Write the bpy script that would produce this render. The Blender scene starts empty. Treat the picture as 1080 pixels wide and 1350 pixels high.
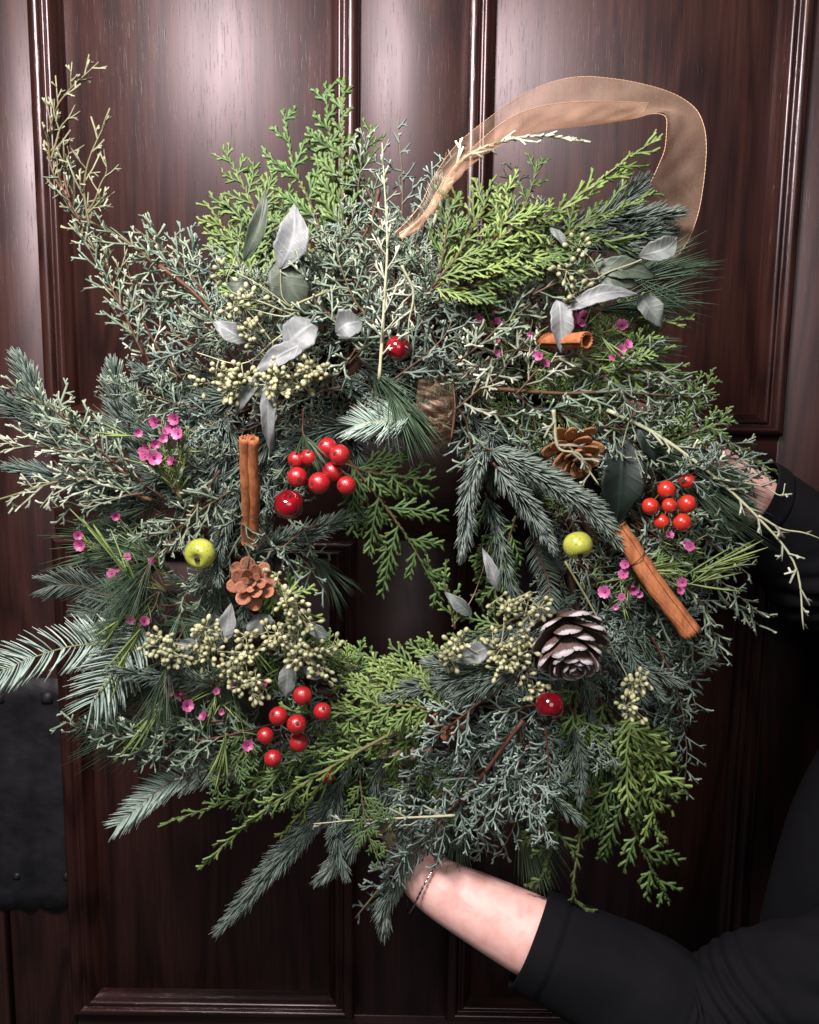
import bpy, math, random
import numpy as np
from mathutils import Vector, Matrix, Euler

R = math.radians
rng = np.random.default_rng(7)
random.seed(7)
scene = bpy.context.scene
col = scene.collection

# ------------------------------------------------------------------ camera
FPX = 1120.0                       # focal length in photo pixels (1080 x 1350)
CAM = Vector((0.0, -1.0, 0.0))
CAMROT = (Euler((R(90 - 8.0), 0, 0)).to_matrix() @ Matrix.Rotation(R(0.8), 3, 'Z'))
cd = bpy.data.cameras.new('camera')
cam = bpy.data.objects.new('camera', cd)
col.objects.link(cam)
cam.location = CAM
cam.rotation_euler = CAMROT.to_euler()
cd.sensor_fit = 'VERTICAL'
cd.sensor_height = 36.0
cd.lens = FPX / 1350 * 36.0
cd.clip_start = 0.02
cd.clip_end = 60
scene.camera = cam

# ------------------------------------------------------------------ world and lamps
world = bpy.data.worlds.new('World')
scene.world = world
world.use_nodes = True
world.node_tree.nodes['Background'].inputs[0].default_value = (0.75, 0.72, 0.80, 1)
world.node_tree.nodes['Background'].inputs[1].default_value = 0.075

def area_lamp(name, loc, target, size, power, color, spread=180):
    ld = bpy.data.lights.new(name, 'AREA')
    ld.shape = 'DISK'; ld.size = size; ld.energy = power; ld.color = color
    ld.spread = R(spread)
    o = bpy.data.objects.new(name, ld); col.objects.link(o)
    o.location = loc
    o.rotation_euler = (Vector(target) - Vector(loc)).to_track_quat('-Z', 'Y').to_euler()
    return o
area_lamp('ceiling_lamp', (-0.32, -0.90, 0.67), (0.02, -0.1, 0.0), 0.32, 31, (1.0, 0.90, 0.90))
area_lamp('fill_light', (0.25, -2.3, 0.7), (0.0, 0, 0.0), 1.2, 13.0, (1.0, 0.95, 0.92))  # added broad soft fill from behind the camera, not a fixture of the place

scene.view_settings.view_transform = 'Standard'
scene.view_settings.look = 'None'
scene.view_settings.exposure = 0.0
scene.view_settings.gamma = 1.0
scene.render.engine = 'CYCLES'
scene.cycles.max_bounces = 6
scene.cycles.transparent_max_bounces = 16

# ------------------------------------------------------------------ helpers
WY = -0.22                         # the depth of the middle of the wreath
def P(px, py, y=WY):
    """the point at depth y seen at photo pixel px, py"""
    d = CAMROT @ Vector(((px - 540) / FPX, (675 - py) / FPX, -1))
    return CAM + d * ((y - CAM.y) / d.y)
def W(px, py, d=0.0):
    return P(px, py, WY - d)

def V3(v): return np.array([v[0], v[1], v[2]], float)
def unit(a):
    return a / np.maximum(np.linalg.norm(a, axis=-1, keepdims=True), 1e-9)

def tag(o, label=None, cat=None, group=None, kind=None):
    if label: o['label'] = label
    if cat: o['category'] = cat
    if group: o['group'] = group
    if kind: o['kind'] = kind
    return o
def empty(name, loc=(0, 0, 0)):
    o = bpy.data.objects.new(name, None); col.objects.link(o)
    o.location = loc; o.empty_display_size = 0.02
    return o
def link(name, me, mat, parent=None, smooth=True, kind=None):
    if mat and not me.materials: me.materials.append(mat)
    if smooth and len(me.polygons):
        me.polygons.foreach_set('use_smooth', np.ones(len(me.polygons), bool))
    o = bpy.data.objects.new(name, me); col.objects.link(o)
    if parent:
        o.parent = parent
        par = parent; m = Matrix()
        while par:
            m = par.matrix_basis @ m if par.parent is None else par.matrix_basis @ m
            par = par.parent
        o.matrix_basis = m.inverted()     # mesh given in world space
    if kind: o['kind'] = kind
    return o
def attach(name, me, parent, mat4):
    """an object whose shared mesh is in its own space, placed at world matrix mat4"""
    o = bpy.data.objects.new(name, me); col.objects.link(o)
    m = Matrix(); par = parent
    while par:
        m = par.matrix_basis @ m; par = par.parent
    if parent: o.parent = parent
    o.matrix_basis = m.inverted() @ mat4
    return o
def frame4(loc, z, up=(0, 0, 1), scale=1.0):
    z = Vector(z).normalized(); up = Vector(up)
    x = up.cross(z)
    if x.length < 1e-4: x = Vector((1, 0, 0)).cross(z)
    x.normalize(); y = z.cross(x)
    m = Matrix((x, y, z)).transposed().to_4x4()
    return Matrix.Translation(Vector(loc)) @ m @ Matrix.Scale(scale, 4)

def np_mesh(name, verts, faces_k, tone=None):
    """faces_k: list of (m, k) int arrays"""
    me = bpy.data.meshes.new(name)
    verts = np.asarray(verts, np.float32)
    me.vertices.add(len(verts)); me.vertices.foreach_set('co', verts.ravel())
    loops = np.concatenate([f.ravel() for f in faces_k]).astype(np.int32)
    sizes = np.concatenate([np.full(len(f), f.shape[1]) for f in faces_k]).astype(np.int32)
    starts = np.concatenate([[0], np.cumsum(sizes)[:-1]]).astype(np.int32)
    me.loops.add(len(loops)); me.loops.foreach_set('vertex_index', loops)
    me.polygons.add(len(sizes)); me.polygons.foreach_set('loop_start', starts)
    if tone is not None:
        a = me.attributes.new('tone', 'FLOAT', 'POINT')
        a.data.foreach_set('value', np.asarray(tone, np.float32).ravel())
    me.update(calc_edges=True)
    return me

class Twigs:
    """collects tapering prisms (n, m rings) and joins them into one mesh"""
    def __init__(s): s.v = []; s.q = []; s.c = []; s.t = []; s.n = 0
    def add(s, pts, rad, tone, nrm=None, k=3, flat=1.0):
        n, m, _ = pts.shape
        if n == 0: return
        T = unit(pts[:, -1] - pts[:, 0])
        if nrm is None: nrm = np.tile(np.array([0.3, -0.9, 0.2]), (n, 1))
        U = unit(np.cross(T, nrm) + 1e-7); N = unit(np.cross(U, T))
        a = np.arange(k) * 2 * np.pi / k + (np.pi / k if k == 4 and flat == 1 else 0)
        ring = (U[:, None, None, :] * np.cos(a)[None, None, :, None] + N[:, None, None, :] * np.sin(a)[None, None, :, None] * flat)
        v = pts[:, :, None, :] + ring * rad[:, :, None, None]
        idx = s.n + np.arange(n * m * k).reshape(n, m, k)
        nx = np.roll(idx, -1, axis=2)
        q = np.stack([idx[:, :-1], nx[:, :-1], nx[:, 1:], idx[:, 1:]], -1).reshape(-1, 4)
        s.v.append(v.reshape(-1, 3)); s.q.append(q); s.c.append((k, idx[:, -1, :].copy()))
        s.t.append(np.repeat(tone.reshape(n, m)[:, :, None], k, 2).ravel()); s.n += n * m * k
    def mesh(s, name):
        return np_mesh(name, np.concatenate(s.v), [np.concatenate(s.q)] + [c for _, c in s.c], np.concatenate(s.t))

def catmull(ctrl, n):
    c = np.array([V3(p) for p in ctrl], float)
    if len(c) == 2: c = np.array([c[0], (c[0] + c[1]) / 2, c[1]])
    e = np.vstack([2 * c[0] - c[1], c, 2 * c[-1] - c[-2]])
    out = []
    segs = len(c) - 1
    for u in np.linspace(0, segs - 1e-6, n):
        i = int(u); t = u - i
        p0, p1, p2, p3 = e[i], e[i + 1], e[i + 2], e[i + 3]
        out.append(0.5 * ((2 * p1) + (-p0 + p2) * t + (2 * p0 - 5 * p1 + 4 * p2 - p3) * t * t + (-p0 + 3 * p1 - 3 * p2 + p3) * t ** 3))
    out = np.array(out)
    L = np.concatenate([[0], np.cumsum(np.linalg.norm(np.diff(out, axis=0), axis=1))])
    u = np.linspace(0, L[-1], n)
    return np.stack([np.interp(u, L, out[:, j]) for j in range(3)], 1), L[-1]

def tube_mesh(name, pts, radii, k=8, cap=True, squash=None, tone=None):
    """one swept tube; squash = (ax, ay) multipliers per point"""
    pts = np.asarray(pts, float); n = len(pts)
    T = unit(np.gradient(pts, axis=0))
    ref = np.array([0, -1, 0.01]) if abs(T[0][1]) < 0.9 else np.array([0, 0, 1.0])
    U = []
    u = unit(np.cross(T[0], ref))
    for t in T:
        u = unit(u - t * np.dot(u, t)); U.append(u)
    U = np.array(U); N = np.cross(U, T)
    a = np.arange(k) * 2 * np.pi / k
    radii = np.broadcast_to(np.asarray(radii, float), (n,)) if np.ndim(radii) < 2 else np.asarray(radii)
    r = radii[:, None] if radii.ndim == 1 else radii
    v = pts[:, None, :] + U[:, None, :] * (np.cos(a)[None, :] * r)[:, :, None] + N[:, None, :] * (np.sin(a)[None, :] * r)[:, :, None]
    idx = np.arange(n * k).reshape(n, k); nx = np.roll(idx, -1, 1)
    q = np.stack([idx[:-1], nx[:-1], nx[1:], idx[1:]], -1).reshape(-1, 4)
    fs = [q]
    if cap: fs += [idx[0][::-1].reshape(1, k).copy(), idx[-1].reshape(1, k)]
    return np_mesh(name, v.reshape(-1, 3), fs, tone)

def lathe_mesh(name, prof, k=24):
    prof = np.array(prof, float); m = len(prof)
    a = np.arange(k) * 2 * np.pi / k
    v = np.stack([prof[:, 0][:, None] * np.cos(a), prof[:, 0][:, None] * np.sin(a), np.repeat(prof[:, 1][:, None], k, 1)], -1)
    idx = np.arange(m * k).reshape(m, k); nx = np.roll(idx, -1, 1)
    q = np.stack([idx[:-1], nx[:-1], nx[1:], idx[1:]], -1).reshape(-1, 4)
    return np_mesh(name, v.reshape(-1, 3), [q, idx[0][::-1].reshape(1, k).copy(), idx[-1].reshape(1, k)])

# ------------------------------------------------------------------ materials
class NT:
    def __init__(s, name):
        s.m = bpy.data.materials.new(name); s.m.use_nodes = True
        s.t = s.m.node_tree; s.b = s.t.nodes['Principled BSDF']; s.out = s.t.nodes['Material Output']
    def n(s, typ, **kw):
        x = s.t.nodes.new(typ)
        for k, v in kw.items(): setattr(x, k, v)
        return x
    def l(s, a, b): s.t.links.new(a, b)
    def coord(s, scale=(1, 1, 1), obj=True, rand=False):
        tc = s.n('ShaderNodeTexCoord'); mp = s.n('ShaderNodeMapping'); mp.inputs['Scale'].default_value = scale
        s.l(tc.outputs['Object' if obj else 'Generated'], mp.inputs[0])
        if rand:
            oi = s.n('ShaderNodeObjectInfo'); mu = s.math('MULTIPLY', oi.outputs['Random'], 37.0)
            s.l(mu, mp.inputs['Location'])
        return mp.outputs[0]
    def noise(s, vec, scale, detail=3, rough=0.55, dist=0.0):
        x = s.n('ShaderNodeTexNoise'); x.inputs['Scale'].default_value = scale; x.inputs['Detail'].default_value = detail
        x.inputs['Roughness'].default_value = rough; x.inputs['Distortion'].default_value = dist
        if vec is not None: s.l(vec, x.inputs['Vector'])
        return x.outputs['Fac']
    def math(s, op, a, b=None, c=None):
        x = s.n('ShaderNodeMath', operation=op)
        for i, v in enumerate((a, b, c)):
            if v is None: continue
            if isinstance(v, (int, float)): x.inputs[i].default_value = v
            else: s.l(v, x.inputs[i])
        return x.outputs[0]
    def ramp(s, fac, stops, interp='LINEAR'):
        x = s.n('ShaderNodeValToRGB'); x.color_ramp.interpolation = interp
        e = x.color_ramp.elements
        while len(e) < len(stops): e.new(0.5)
        for i, (p, c) in enumerate(stops): e[i].position = p; e[i].color = (*c, 1) if len(c) == 3 else c
        s.l(fac, x.inputs[0]); return x.outputs[0]
    def bump(s, h, strength=0.4, dist=0.001, nrm=None):
        x = s.n('ShaderNodeBump'); x.inputs['Strength'].default_value = strength; x.inputs['Distance'].default_value = dist
        s.l(h, x.inputs['Height'])
        if nrm is not None: s.l(nrm, x.inputs['Normal'])
        return x.outputs[0]
    def set(s, **kw):
        for k, v in kw.items():
            inp = s.b.inputs[k.replace('_', ' ')]
            if isinstance(v, (int, float, tuple)): inp.default_value = (*v, 1) if isinstance(v, tuple) and len(v) == 3 and inp.type == 'RGBA' else v
            else: s.l(v, inp)
        return s

def mat_wood(name='door_wood', horizontal=False, dr=0.0):
    m = NT(name)
    def sc(a, b): return (b, a, a) if horizontal else (a, a, b)
    pores = m.noise(m.coord(sc(620, 34)), 1.0, 3, 0.6)
    fibre = m.noise(m.coord(sc(230, 9.0)), 1.0, 6, 0.7)
    mp = m.n('ShaderNodeMapping'); mp.inputs['Scale'].default_value = sc(3.6, 0.55)
    mp.inputs['Location'].default_value = (0.31, 1.2, 0.9)
    m.l(m.n('ShaderNodeTexCoord').outputs['Object'], mp.inputs[0])
    warp = m.noise(mp.outputs[0], 1.6, 3, 0.5)
    # growth rings cut along the board: nested arches
    fig = m.math('SINE', m.math('ADD', m.math('MULTIPLY', warp, 95.0), m.math('MULTIPLY', fibre, 2.2)))
    fig = m.math('POWER', m.math('ADD', m.math('MULTIPLY', fig, 0.5), 0.5), 2.2)
    blotch = m.noise(m.coord(), 6, 4)
    f = m.math('ADD', m.math('MULTIPLY', fibre, 0.62), m.math('MULTIPLY', blotch, 0.30))
    f = m.math('SUBTRACT', f, m.math('MULTIPLY', fig, 0.22))
    pd = m.ramp(pores, [(0.60, (0, 0, 0)), (0.70, (1, 1, 1))])
    f = m.math('SUBTRACT', f, m.math('MULTIPLY', pd, 0.10))
    c = m.ramp(f, [(0.18, (0.0095, 0.0032, 0.0022)), (0.42, (0.0260, 0.0092, 0.0066)), (0.68, (0.050, 0.0190, 0.0140))])
    h = m.math('SUBTRACT', m.math('MULTIPLY', fibre, 0.5), m.math('ADD', m.math('MULTIPLY', pd, 0.5), m.math('MULTIPLY', fig, 0.06)))
    r = m.math('ADD', m.math('ADD', m.math('MULTIPLY', blotch, 0.05), m.math('MULTIPLY', fig, 0.02)), m.math('ADD', m.math('MULTIPLY', fibre, 0.10), 0.355 + dr))
    m.set(Base_Color=c, Roughness=r, Normal=m.bump(h, 0.35, 0.0004), Specular_IOR_Level=0.5, Specular_Tint=(1.0, 0.88, 0.92))
    return m.m
M = {}
M['wood'] = mat_wood('door_wood'); M['wood_h'] = mat_wood('door_wood_across', True)
M['mould'] = mat_wood('moulding_wood', False, -0.15); M['mould_h'] = mat_wood('moulding_wood_across', True, -0.17)

def mat_iron():
    m = NT('black_iron')
    v = m.n('ShaderNodeTexVoronoi'); v.inputs['Scale'].default_value = 55; m.l(m.coord((1, 1, 1.3)), v.inputs['Vector'])
    nz = m.noise(m.coord(), 22, 4)
    f = m.math('ADD', v.outputs['Distance'], m.math('MULTIPLY', nz, 0.8))
    m.set(Base_Color=m.ramp(nz, [(0.3, (0.006, 0.006, 0.007)), (0.75, (0.021, 0.021, 0.025))]), Metallic=0.35,
          Roughness=m.math('ADD', m.math('MULTIPLY', nz, 0.3), 0.42), Normal=m.bump(f, 0.45, 0.0016))
    return m.m
M['iron'] = mat_iron()

def mat_leafy(name, stops, rough=0.5, hue=0.035, noise_scale=260, bump=0.25, spec=0.35, sheen=0.0, valvar=0.45):
    m = NT(name)
    a = m.n('ShaderNodeAttribute', attribute_name='tone')
    nz = m.noise(m.coord(rand=False), noise_scale, 3)
    f = m.math('ADD', a.outputs['Fac'], m.math('MULTIPLY', m.math('SUBTRACT', nz, 0.5), 0.35))
    c = m.ramp(f, stops)
    hs = m.n('ShaderNodeHueSaturation')
    oi = m.n('ShaderNodeObjectInfo')
    m.l(m.math('ADD', m.math('MULTIPLY', m.math('SUBTRACT', oi.outputs['Random'], 0.5), hue), 0.5), hs.inputs['Hue'])
    m.l(m.math('ADD', m.math('MULTIPLY', m.math('FRACT', m.math('MULTIPLY', oi.outputs['Random'], 7.31)), valvar), 1 - valvar / 2), hs.inputs['Value'])
    m.l(c, hs.inputs['Color'])
    m.set(Base_Color=hs.outputs[0], Roughness=rough, Specular_IOR_Level=spec, Normal=m.bump(nz, bump, 0.0006))
    return m.m
M['fir'] = mat_leafy('fir_needles', [(0.0, (0.022, 0.038, 0.028)), (0.45, (0.092, 0.130, 0.104)), (0.8, (0.17, 0.215, 0.182)), (1.0, (0.32, 0.36, 0.315))])
M['fir_pale'] = mat_leafy('fir_needles_pale', [(0.0, (0.06, 0.11, 0.085)), (0.5, (0.18, 0.26, 0.215)), (1.0, (0.40, 0.48, 0.41))], hue=0.02)
M['juniper'] = mat_leafy('juniper_scales', [(0.0, (0.032, 0.048, 0.030)), (0.4, (0.115, 0.165, 0.115)), (0.75, (0.20, 0.250, 0.180)), (1.0, (0.36, 0.39, 0.29))], hue=0.05)
M['juniper_blue'] = mat_leafy('juniper_scales_blue', [(0.0, (0.032, 0.050, 0.038)), (0.4, (0.125, 0.178, 0.148)), (0.75, (0.19, 0.255, 0.215)), (1.0, (0.34, 0.40, 0.34))], hue=0.03)
M['juniper_pale'] = mat_leafy('juniper_scales_pale', [(0.0, (0.12, 0.12, 0.07)), (0.4, (0.24, 0.27, 0.19)), (1.0, (0.52, 0.53, 0.44))], hue=0.02)
M['juniper_olive'] = mat_leafy('juniper_scales_olive', [(0.0, (0.05, 0.045, 0.022)), (0.4, (0.12, 0.125, 0.070)), (0.8, (0.21, 0.215, 0.135)), (1.0, (0.36, 0.35, 0.25))], hue=0.03)
M['cedar'] = mat_leafy('cedar_scales', [(0.0, (0.020, 0.040, 0.012)), (0.4, (0.058, 0.108, 0.032)), (0.8, (0.125, 0.195, 0.062)), (1.0, (0.23, 0.31, 0.12))], hue=0.025)
M['cedar_bright'] = mat_leafy('cedar_scales_bright', [(0.0, (0.045, 0.08, 0.018)), (0.4, (0.11, 0.175, 0.043)), (0.8, (0.20, 0.285, 0.088)), (1.0, (0.34, 0.40, 0.16))], hue=0.02)
M['pine'] = mat_leafy('pine_needles', [(0.0, (0.018, 0.040, 0.022)), (0.5, (0.050, 0.095, 0.052)), (1.0, (0.12, 0.18, 0.11))], hue=0.03)
M['twig'] = mat_leafy('twig_bark', [(0.0, (0.022, 0.011, 0.008)), (0.55, (0.10, 0.042, 0.022)), (0.8, (0.11, 0.085, 0.040)), (1.0, (0.14, 0.15, 0.075))], rough=0.6, noise_scale=350)
M['green_stem'] = mat_leafy('green_stem', [(0.0, (0.10, 0.080, 0.035)), (0.6, (0.19, 0.19, 0.085)), (1.0, (0.36, 0.37, 0.24))], rough=0.5)
M['seed'] = mat_leafy('eucalyptus_seed', [(0.0, (0.09, 0.095, 0.045)), (0.5, (0.235, 0.245, 0.125)), (1.0, (0.45, 0.45, 0.28))], rough=0.5, hue=0.02)
M['waxleaf'] = mat_leafy('waxflower_leaf', [(0.0, (0.07, 0.12, 0.03)), (1.0, (0.20, 0.27, 0.085))], hue=0.02)

def mat_euca(name, dark, light):
    m = NT(name)
    a = m.n('ShaderNodeAttribute', attribute_name='tone')
    nz = m.noise(m.coord(), 90, 4, 0.6)
    f = m.math('ADD', m.math('MULTIPLY', nz, 0.9), m.math('MULTIPLY', a.outputs['Fac'], 0.25))
    m.set(Base_Color=m.ramp(f, [(0.3, dark), (0.8, light)]), Roughness=0.55, Specular_IOR_Level=0.4, Normal=m.bump(m.math('ADD', nz, m.math('MULTIPLY', a.outputs['Fac'], 2.0)), 0.3, 0.0008),
          Transmission_Weight=0.0)
    return m.m
M['leaf_pale'] = mat_euca('eucalyptus_leaf_pale', (0.135, 0.150, 0.148), (0.27, 0.290, 0.288))
M['leaf_grey'] = mat_euca('eucalyptus_leaf_grey', (0.09, 0.11, 0.10), (0.19, 0.21, 0.20))
M['leaf_dark'] = mat_euca('eucalyptus_leaf_dark', (0.040, 0.058, 0.040), (0.085, 0.105, 0.075))
M['leaf_black'] = mat_euca('eucalyptus_leaf_deep', (0.004, 0.009, 0.007), (0.010, 0.021, 0.015))

def mat_gloss(name, c1, c2, scale=30, rough=0.18, speck=None, coat=0.8, bump=0.0, lo=0.35, hi=0.7):
    m = NT(name)
    nz = m.noise(m.coord(rand=True), scale, 4, 0.6)
    c = m.ramp(nz, [(lo, c1), (hi, c2)])
    if speck:
        n2 = m.noise(m.coord(rand=True), 420, 2)
        mx = m.n('ShaderNodeMix', data_type='RGBA'); m.l(m.ramp(n2, [(0.60, (0, 0, 0)), (0.72, (1, 1, 1))]), mx.inputs[0])
        m.l(c, mx.inputs[6]); mx.inputs[7].default_value = (*speck, 1); c = mx.outputs[2]
    m.set(Base_Color=c, Roughness=rough, Coat_Weight=coat, Coat_Roughness=0.08)
    if bump: m.set(Normal=m.bump(m.noise(m.coord(rand=True), 500, 2), bump, 0.0006))
    return m.m
M['red_berry'] = mat_gloss('red_berry_lacquer', (0.22, 0.003, 0.007), (0.44, 0.012, 0.016), 60, 0.25, (0.75, 0.16, 0.14), 0.6, 0.25)
M['red_apple'] = mat_gloss('red_apple_skin', (0.07, 0.001, 0.004), (0.24, 0.004, 0.010), 45, 0.12)
M['green_apple'] = mat_gloss('green_apple_skin', (0.24, 0.28, 0.030), (0.46, 0.48, 0.09), 55, 0.2, (0.10, 0.13, 0.03))
M['rosehip'] = mat_gloss('rosehip_skin', (0.32, 0.010, 0.008), (0.52, 0.045, 0.022), 50, 0.28, None, 0.5)
M['husk'] = mat_gloss('dry_husk', (0.012, 0.008, 0.005), (0.05, 0.03, 0.018), 200, 0.7, None, 0.0, 0.4)

def mat_cinnamon():
    m = NT('cinnamon_bark')
    nz = m.noise(m.coord((60, 60, 18)), 3.0, 6, 0.7); n2 = m.noise(m.coord(), 60, 4)
    f = m.math('ADD', m.math('MULTIPLY', nz, 0.65), m.math('MULTIPLY', n2, 0.35))
    m.set(Base_Color=m.ramp(f, [(0.28, (0.10, 0.030, 0.012)), (0.5, (0.32, 0.115, 0.045)), (0.75, (0.50, 0.21, 0.095))]), Roughness=0.65, Specular_IOR_Level=0.25, Normal=m.bump(f, 0.9, 0.0016))
    return m.m
M['cinnamon'] = mat_cinnamon()
def mat_cone(name, c1, c2, frost=None):
    m = NT(name)
    nz = m.noise(m.coord((2.0, 9.0, 9.0), rand=True), 3.0, 6, 0.7)
    c = m.ramp(nz, [(0.3, c1), (0.72, c2)])
    if frost:
        a = m.n('ShaderNodeAttribute', attribute_name='tone')
        f = m.math('ADD', a.outputs['Fac'], m.math('MULTIPLY', m.math('SUBTRACT', nz, 0.5), 0.30))
        mx = m.n('ShaderNodeMix', data_type='RGBA'); m.l(m.ramp(f, [(0.925, (0, 0, 0)), (1.0, (1, 1, 1))]), mx.inputs[0])
        m.l(c, mx.inputs[6]); mx.inputs[7].default_value = (*frost, 1); c = mx.outputs[2]
    m.set(Base_Color=c, Roughness=0.55, Specular_IOR_Level=0.3, Normal=m.bump(nz, 0.5, 0.012))
    return m.m
M['cone_brown'] = mat_cone('brown_cone_scale', (0.24, 0.080, 0.045), (0.58, 0.27, 0.165))
M['cone_amber'] = mat_cone('amber_cone_scale', (0.22, 0.085, 0.030), (0.50, 0.26, 0.11))
M['cone_frost'] = mat_cone('frosted_cone_scale', (0.060, 0.036, 0.030), (0.215, 0.145, 0.125), (0.50, 0.47, 0.48))
def mat_petal():
    m = NT('waxflower_petal')
    a = m.n('ShaderNodeAttribute', attribute_name='tone'); nz = m.noise(m.coord(rand=True), 300, 2)
    oi = m.n('ShaderNodeObjectInfo')
    f = m.math('ADD', m.math('MULTIPLY', a.outputs['Fac'], 0.5), m.math('ADD', m.math('MULTIPLY', oi.outputs['Random'], 0.35), m.math('MULTIPLY', nz, 0.2)))
    m.set(Base_Color=m.ramp(f, [(0.10, (0.05, 0.004, 0.02)), (0.40, (0.24, 0.026, 0.11)), (0.72, (0.40, 0.085, 0.23)), (1.0, (0.60, 0.28, 0.44))]), Roughness=0.5)
    return m.m
M['petal'] = mat_petal()
M['petal_white'] = mat_leafy('white_petal', [(0, (0.45, 0.12, 0.35)), (0.5, (0.75, 0.62, 0.78)), (1, (0.85, 0.80, 0.88))])

def mat_skin():
    m = NT('skin')
    nz = m.noise(m.coord(), 55, 5, 0.62, 0.6); n2 = m.noise(m.coord(), 650, 3)
    m.set(Base_Color=m.ramp(nz, [(0.25, (0.68, 0.35, 0.31)), (0.5, (0.78, 0.47, 0.42)), (0.75, (0.84, 0.56, 0.50))]), Roughness=0.5, Subsurface_Weight=0.25, Subsurface_Scale=0.006,
          Subsurface_Radius=(1.0, 0.35, 0.2), Normal=m.bump(m.math('ADD', n2, m.math('MULTIPLY', nz, 1.5)), 0.15, 0.0006))
    return m.m
M['skin'] = mat_skin()
def mat_black_cloth():
    m = NT('black_jersey')
    w = m.noise(m.coord((1, 1, 1)), 1500, 2); n2 = m.noise(m.coord(), 14, 4)
    fd = m.noise(m.coord((1, 1, 1)), 16, 2, 0.5, 0.6)
    m.set(Base_Color=m.ramp(n2, [(0.3, (0.0024, 0.0025, 0.0034)), (0.8, (0.0050, 0.0051, 0.0068))]), Roughness=0.85, Sheen_Weight=0.0, Sheen_Roughness=0.4, Specular_IOR_Level=0.15,
          Normal=m.bump(w, 0.5, 0.0005, m.bump(fd, 0.5, 0.004)))
    return m.m
M['cloth'] = mat_black_cloth()
def mat_organza():
    m = NT('copper_organza')
    tr = m.n('ShaderNodeBsdfTransparent'); tr.inputs[0].default_value = (1.0, 0.90, 0.84, 1)
    wv = m.noise(m.coord(), 34, 4, 0.6, 1.0); wf = m.noise(m.coord((1, 1, 1)), 1700, 2)
    m.set(Base_Color=m.ramp(wv, [(0.3, (0.80, 0.55, 0.38)), (0.7, (0.86, 0.62, 0.44))]), Roughness=0.42, Metallic=0.25, Sheen_Weight=0.5, Sheen_Roughness=0.3, Sheen_Tint=(1, 0.8, 0.65), Normal=m.bump(m.noise(m.coord(), 45, 5, 0.65, 0.4), 0.25, 0.004))
    tl = m.n('ShaderNodeBsdfTranslucent'); tl.inputs[0].default_value = (0.62, 0.36, 0.22, 1)
    ad = m.n('ShaderNodeMixShader'); ad.inputs[0].default_value = 0.35; m.l(m.b.outputs[0], ad.inputs[1]); m.l(tl.outputs[0], ad.inputs[2])
    lw = m.n('ShaderNodeLayerWeight'); lw.inputs[0].default_value = 0.45
    f = m.math('ADD', m.math('ADD', m.math('ADD', m.math('MULTIPLY', wf, 0.25), m.math('MULTIPLY', wv, 0.10)), -0.03), m.math('MULTIPLY', lw.outputs['Facing'], 0.45))
    mx = m.n('ShaderNodeMixShader'); m.l(f, mx.inputs[0]); m.l(tr.outputs[0], mx.inputs[1]); m.l(ad.outputs[0], mx.inputs[2])
    m.l(mx.outputs[0], m.out.inputs['Surface'])
    return m.m
M['organza'] = mat_organza()
def mat_simple(name, c, rough=0.4, metal=0.0):
    m = NT(name)
    nz = m.noise(m.coord(), 300, 3)
    m.set(Base_Color=m.ramp(nz, [(0.3, tuple(x * 0.7 for x in c)), (0.7, c)]), Roughness=rough, Metallic=metal, Normal=m.bump(nz, 0.3, 0.0004))
    return m.m
M['gold_edge'] = mat_simple('gold_wire', (0.62, 0.40, 0.26), 0.5, 0.3)
M['silver'] = mat_simple('silver_chain', (0.7, 0.68, 0.7), 0.2, 1.0)
M['hair'] = mat_simple('brown_hair', (0.03, 0.016, 0.010), 0.5)

# ------------------------------------------------------------------ the door (its face lies at y = 0)
def grid_box(name, x0, x1, z0, z1, y0, y1, mat, parent, bevel=0.0015):
    b = min(bevel, (x1 - x0) / 3, (z1 - z0) / 3)
    v = [(x0, y0 + b, z0), (x1, y0 + b, z0), (x1, y0 + b, z1), (x0, y0 + b, z1),
         (x0 + b, y0, z0 + b), (x1 - b, y0, z0 + b), (x1 - b, y0, z1 - b), (x0 + b, y0, z1 - b),
         (x0, y1, z0), (x1, y1, z0), (x1, y1, z1), (x0, y1, z1)]
    q = [(4, 5, 6, 7), (0, 1, 5, 4), (1, 2, 6, 5), (2, 3, 7, 6), (3, 0, 4, 7), (1, 0, 8, 9), (2, 1, 9, 10), (3, 2, 10, 11), (0, 3, 11, 8), (9, 8, 11, 10)]
    me = np_mesh(name, v, [np.array(q)])
    return link(name, me, mat, parent, smooth=False)

PROF = [(0.0, -0.0005), (0.0, 0.006), (0.0015, 0.009), (0.004, 0.0108), (0.0075, 0.0118), (0.011, 0.0112), (0.0135, 0.009), (0.0145, 0.0055),
        (0.0175, 0.0052), (0.0185, 0.0070), (0.021, 0.0078), (0.0235, 0.0066), (0.025, 0.003), (0.028, -0.001), (0.031, -0.0035), (0.0325, -0.0105), (0.0345, -0.0125)]
def moulding(x0, x1, z0, z1, parent, sx=1.0):
    """four mitred lengths round the opening"""
    c = [(x0, z0), (x1, z0), (x1, z1), (x0, z1)]
    inw = [(1, 1), (-1, 1), (-1, -1), (1, -1)]
    prof = PROF
    for i in range(4):
        j = (i + 1) % 4
        verts = []
        for (cx, cz), (ix, iz) in ((c[i], inw[i]), (c[j], inw[j])):
            for u, h in prof:
                verts.append((cx + ix * u, -h, cz + iz * u * 0.76))
        n = len(prof)
        q = [(k, k + 1, n + k + 1, n + k) for k in range(n - 1)]
        link('moulding', np_mesh('moulding', verts, [np.array(q)]), M['mould_h'] if i % 2 == 0 else M['mould'], parent)

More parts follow.
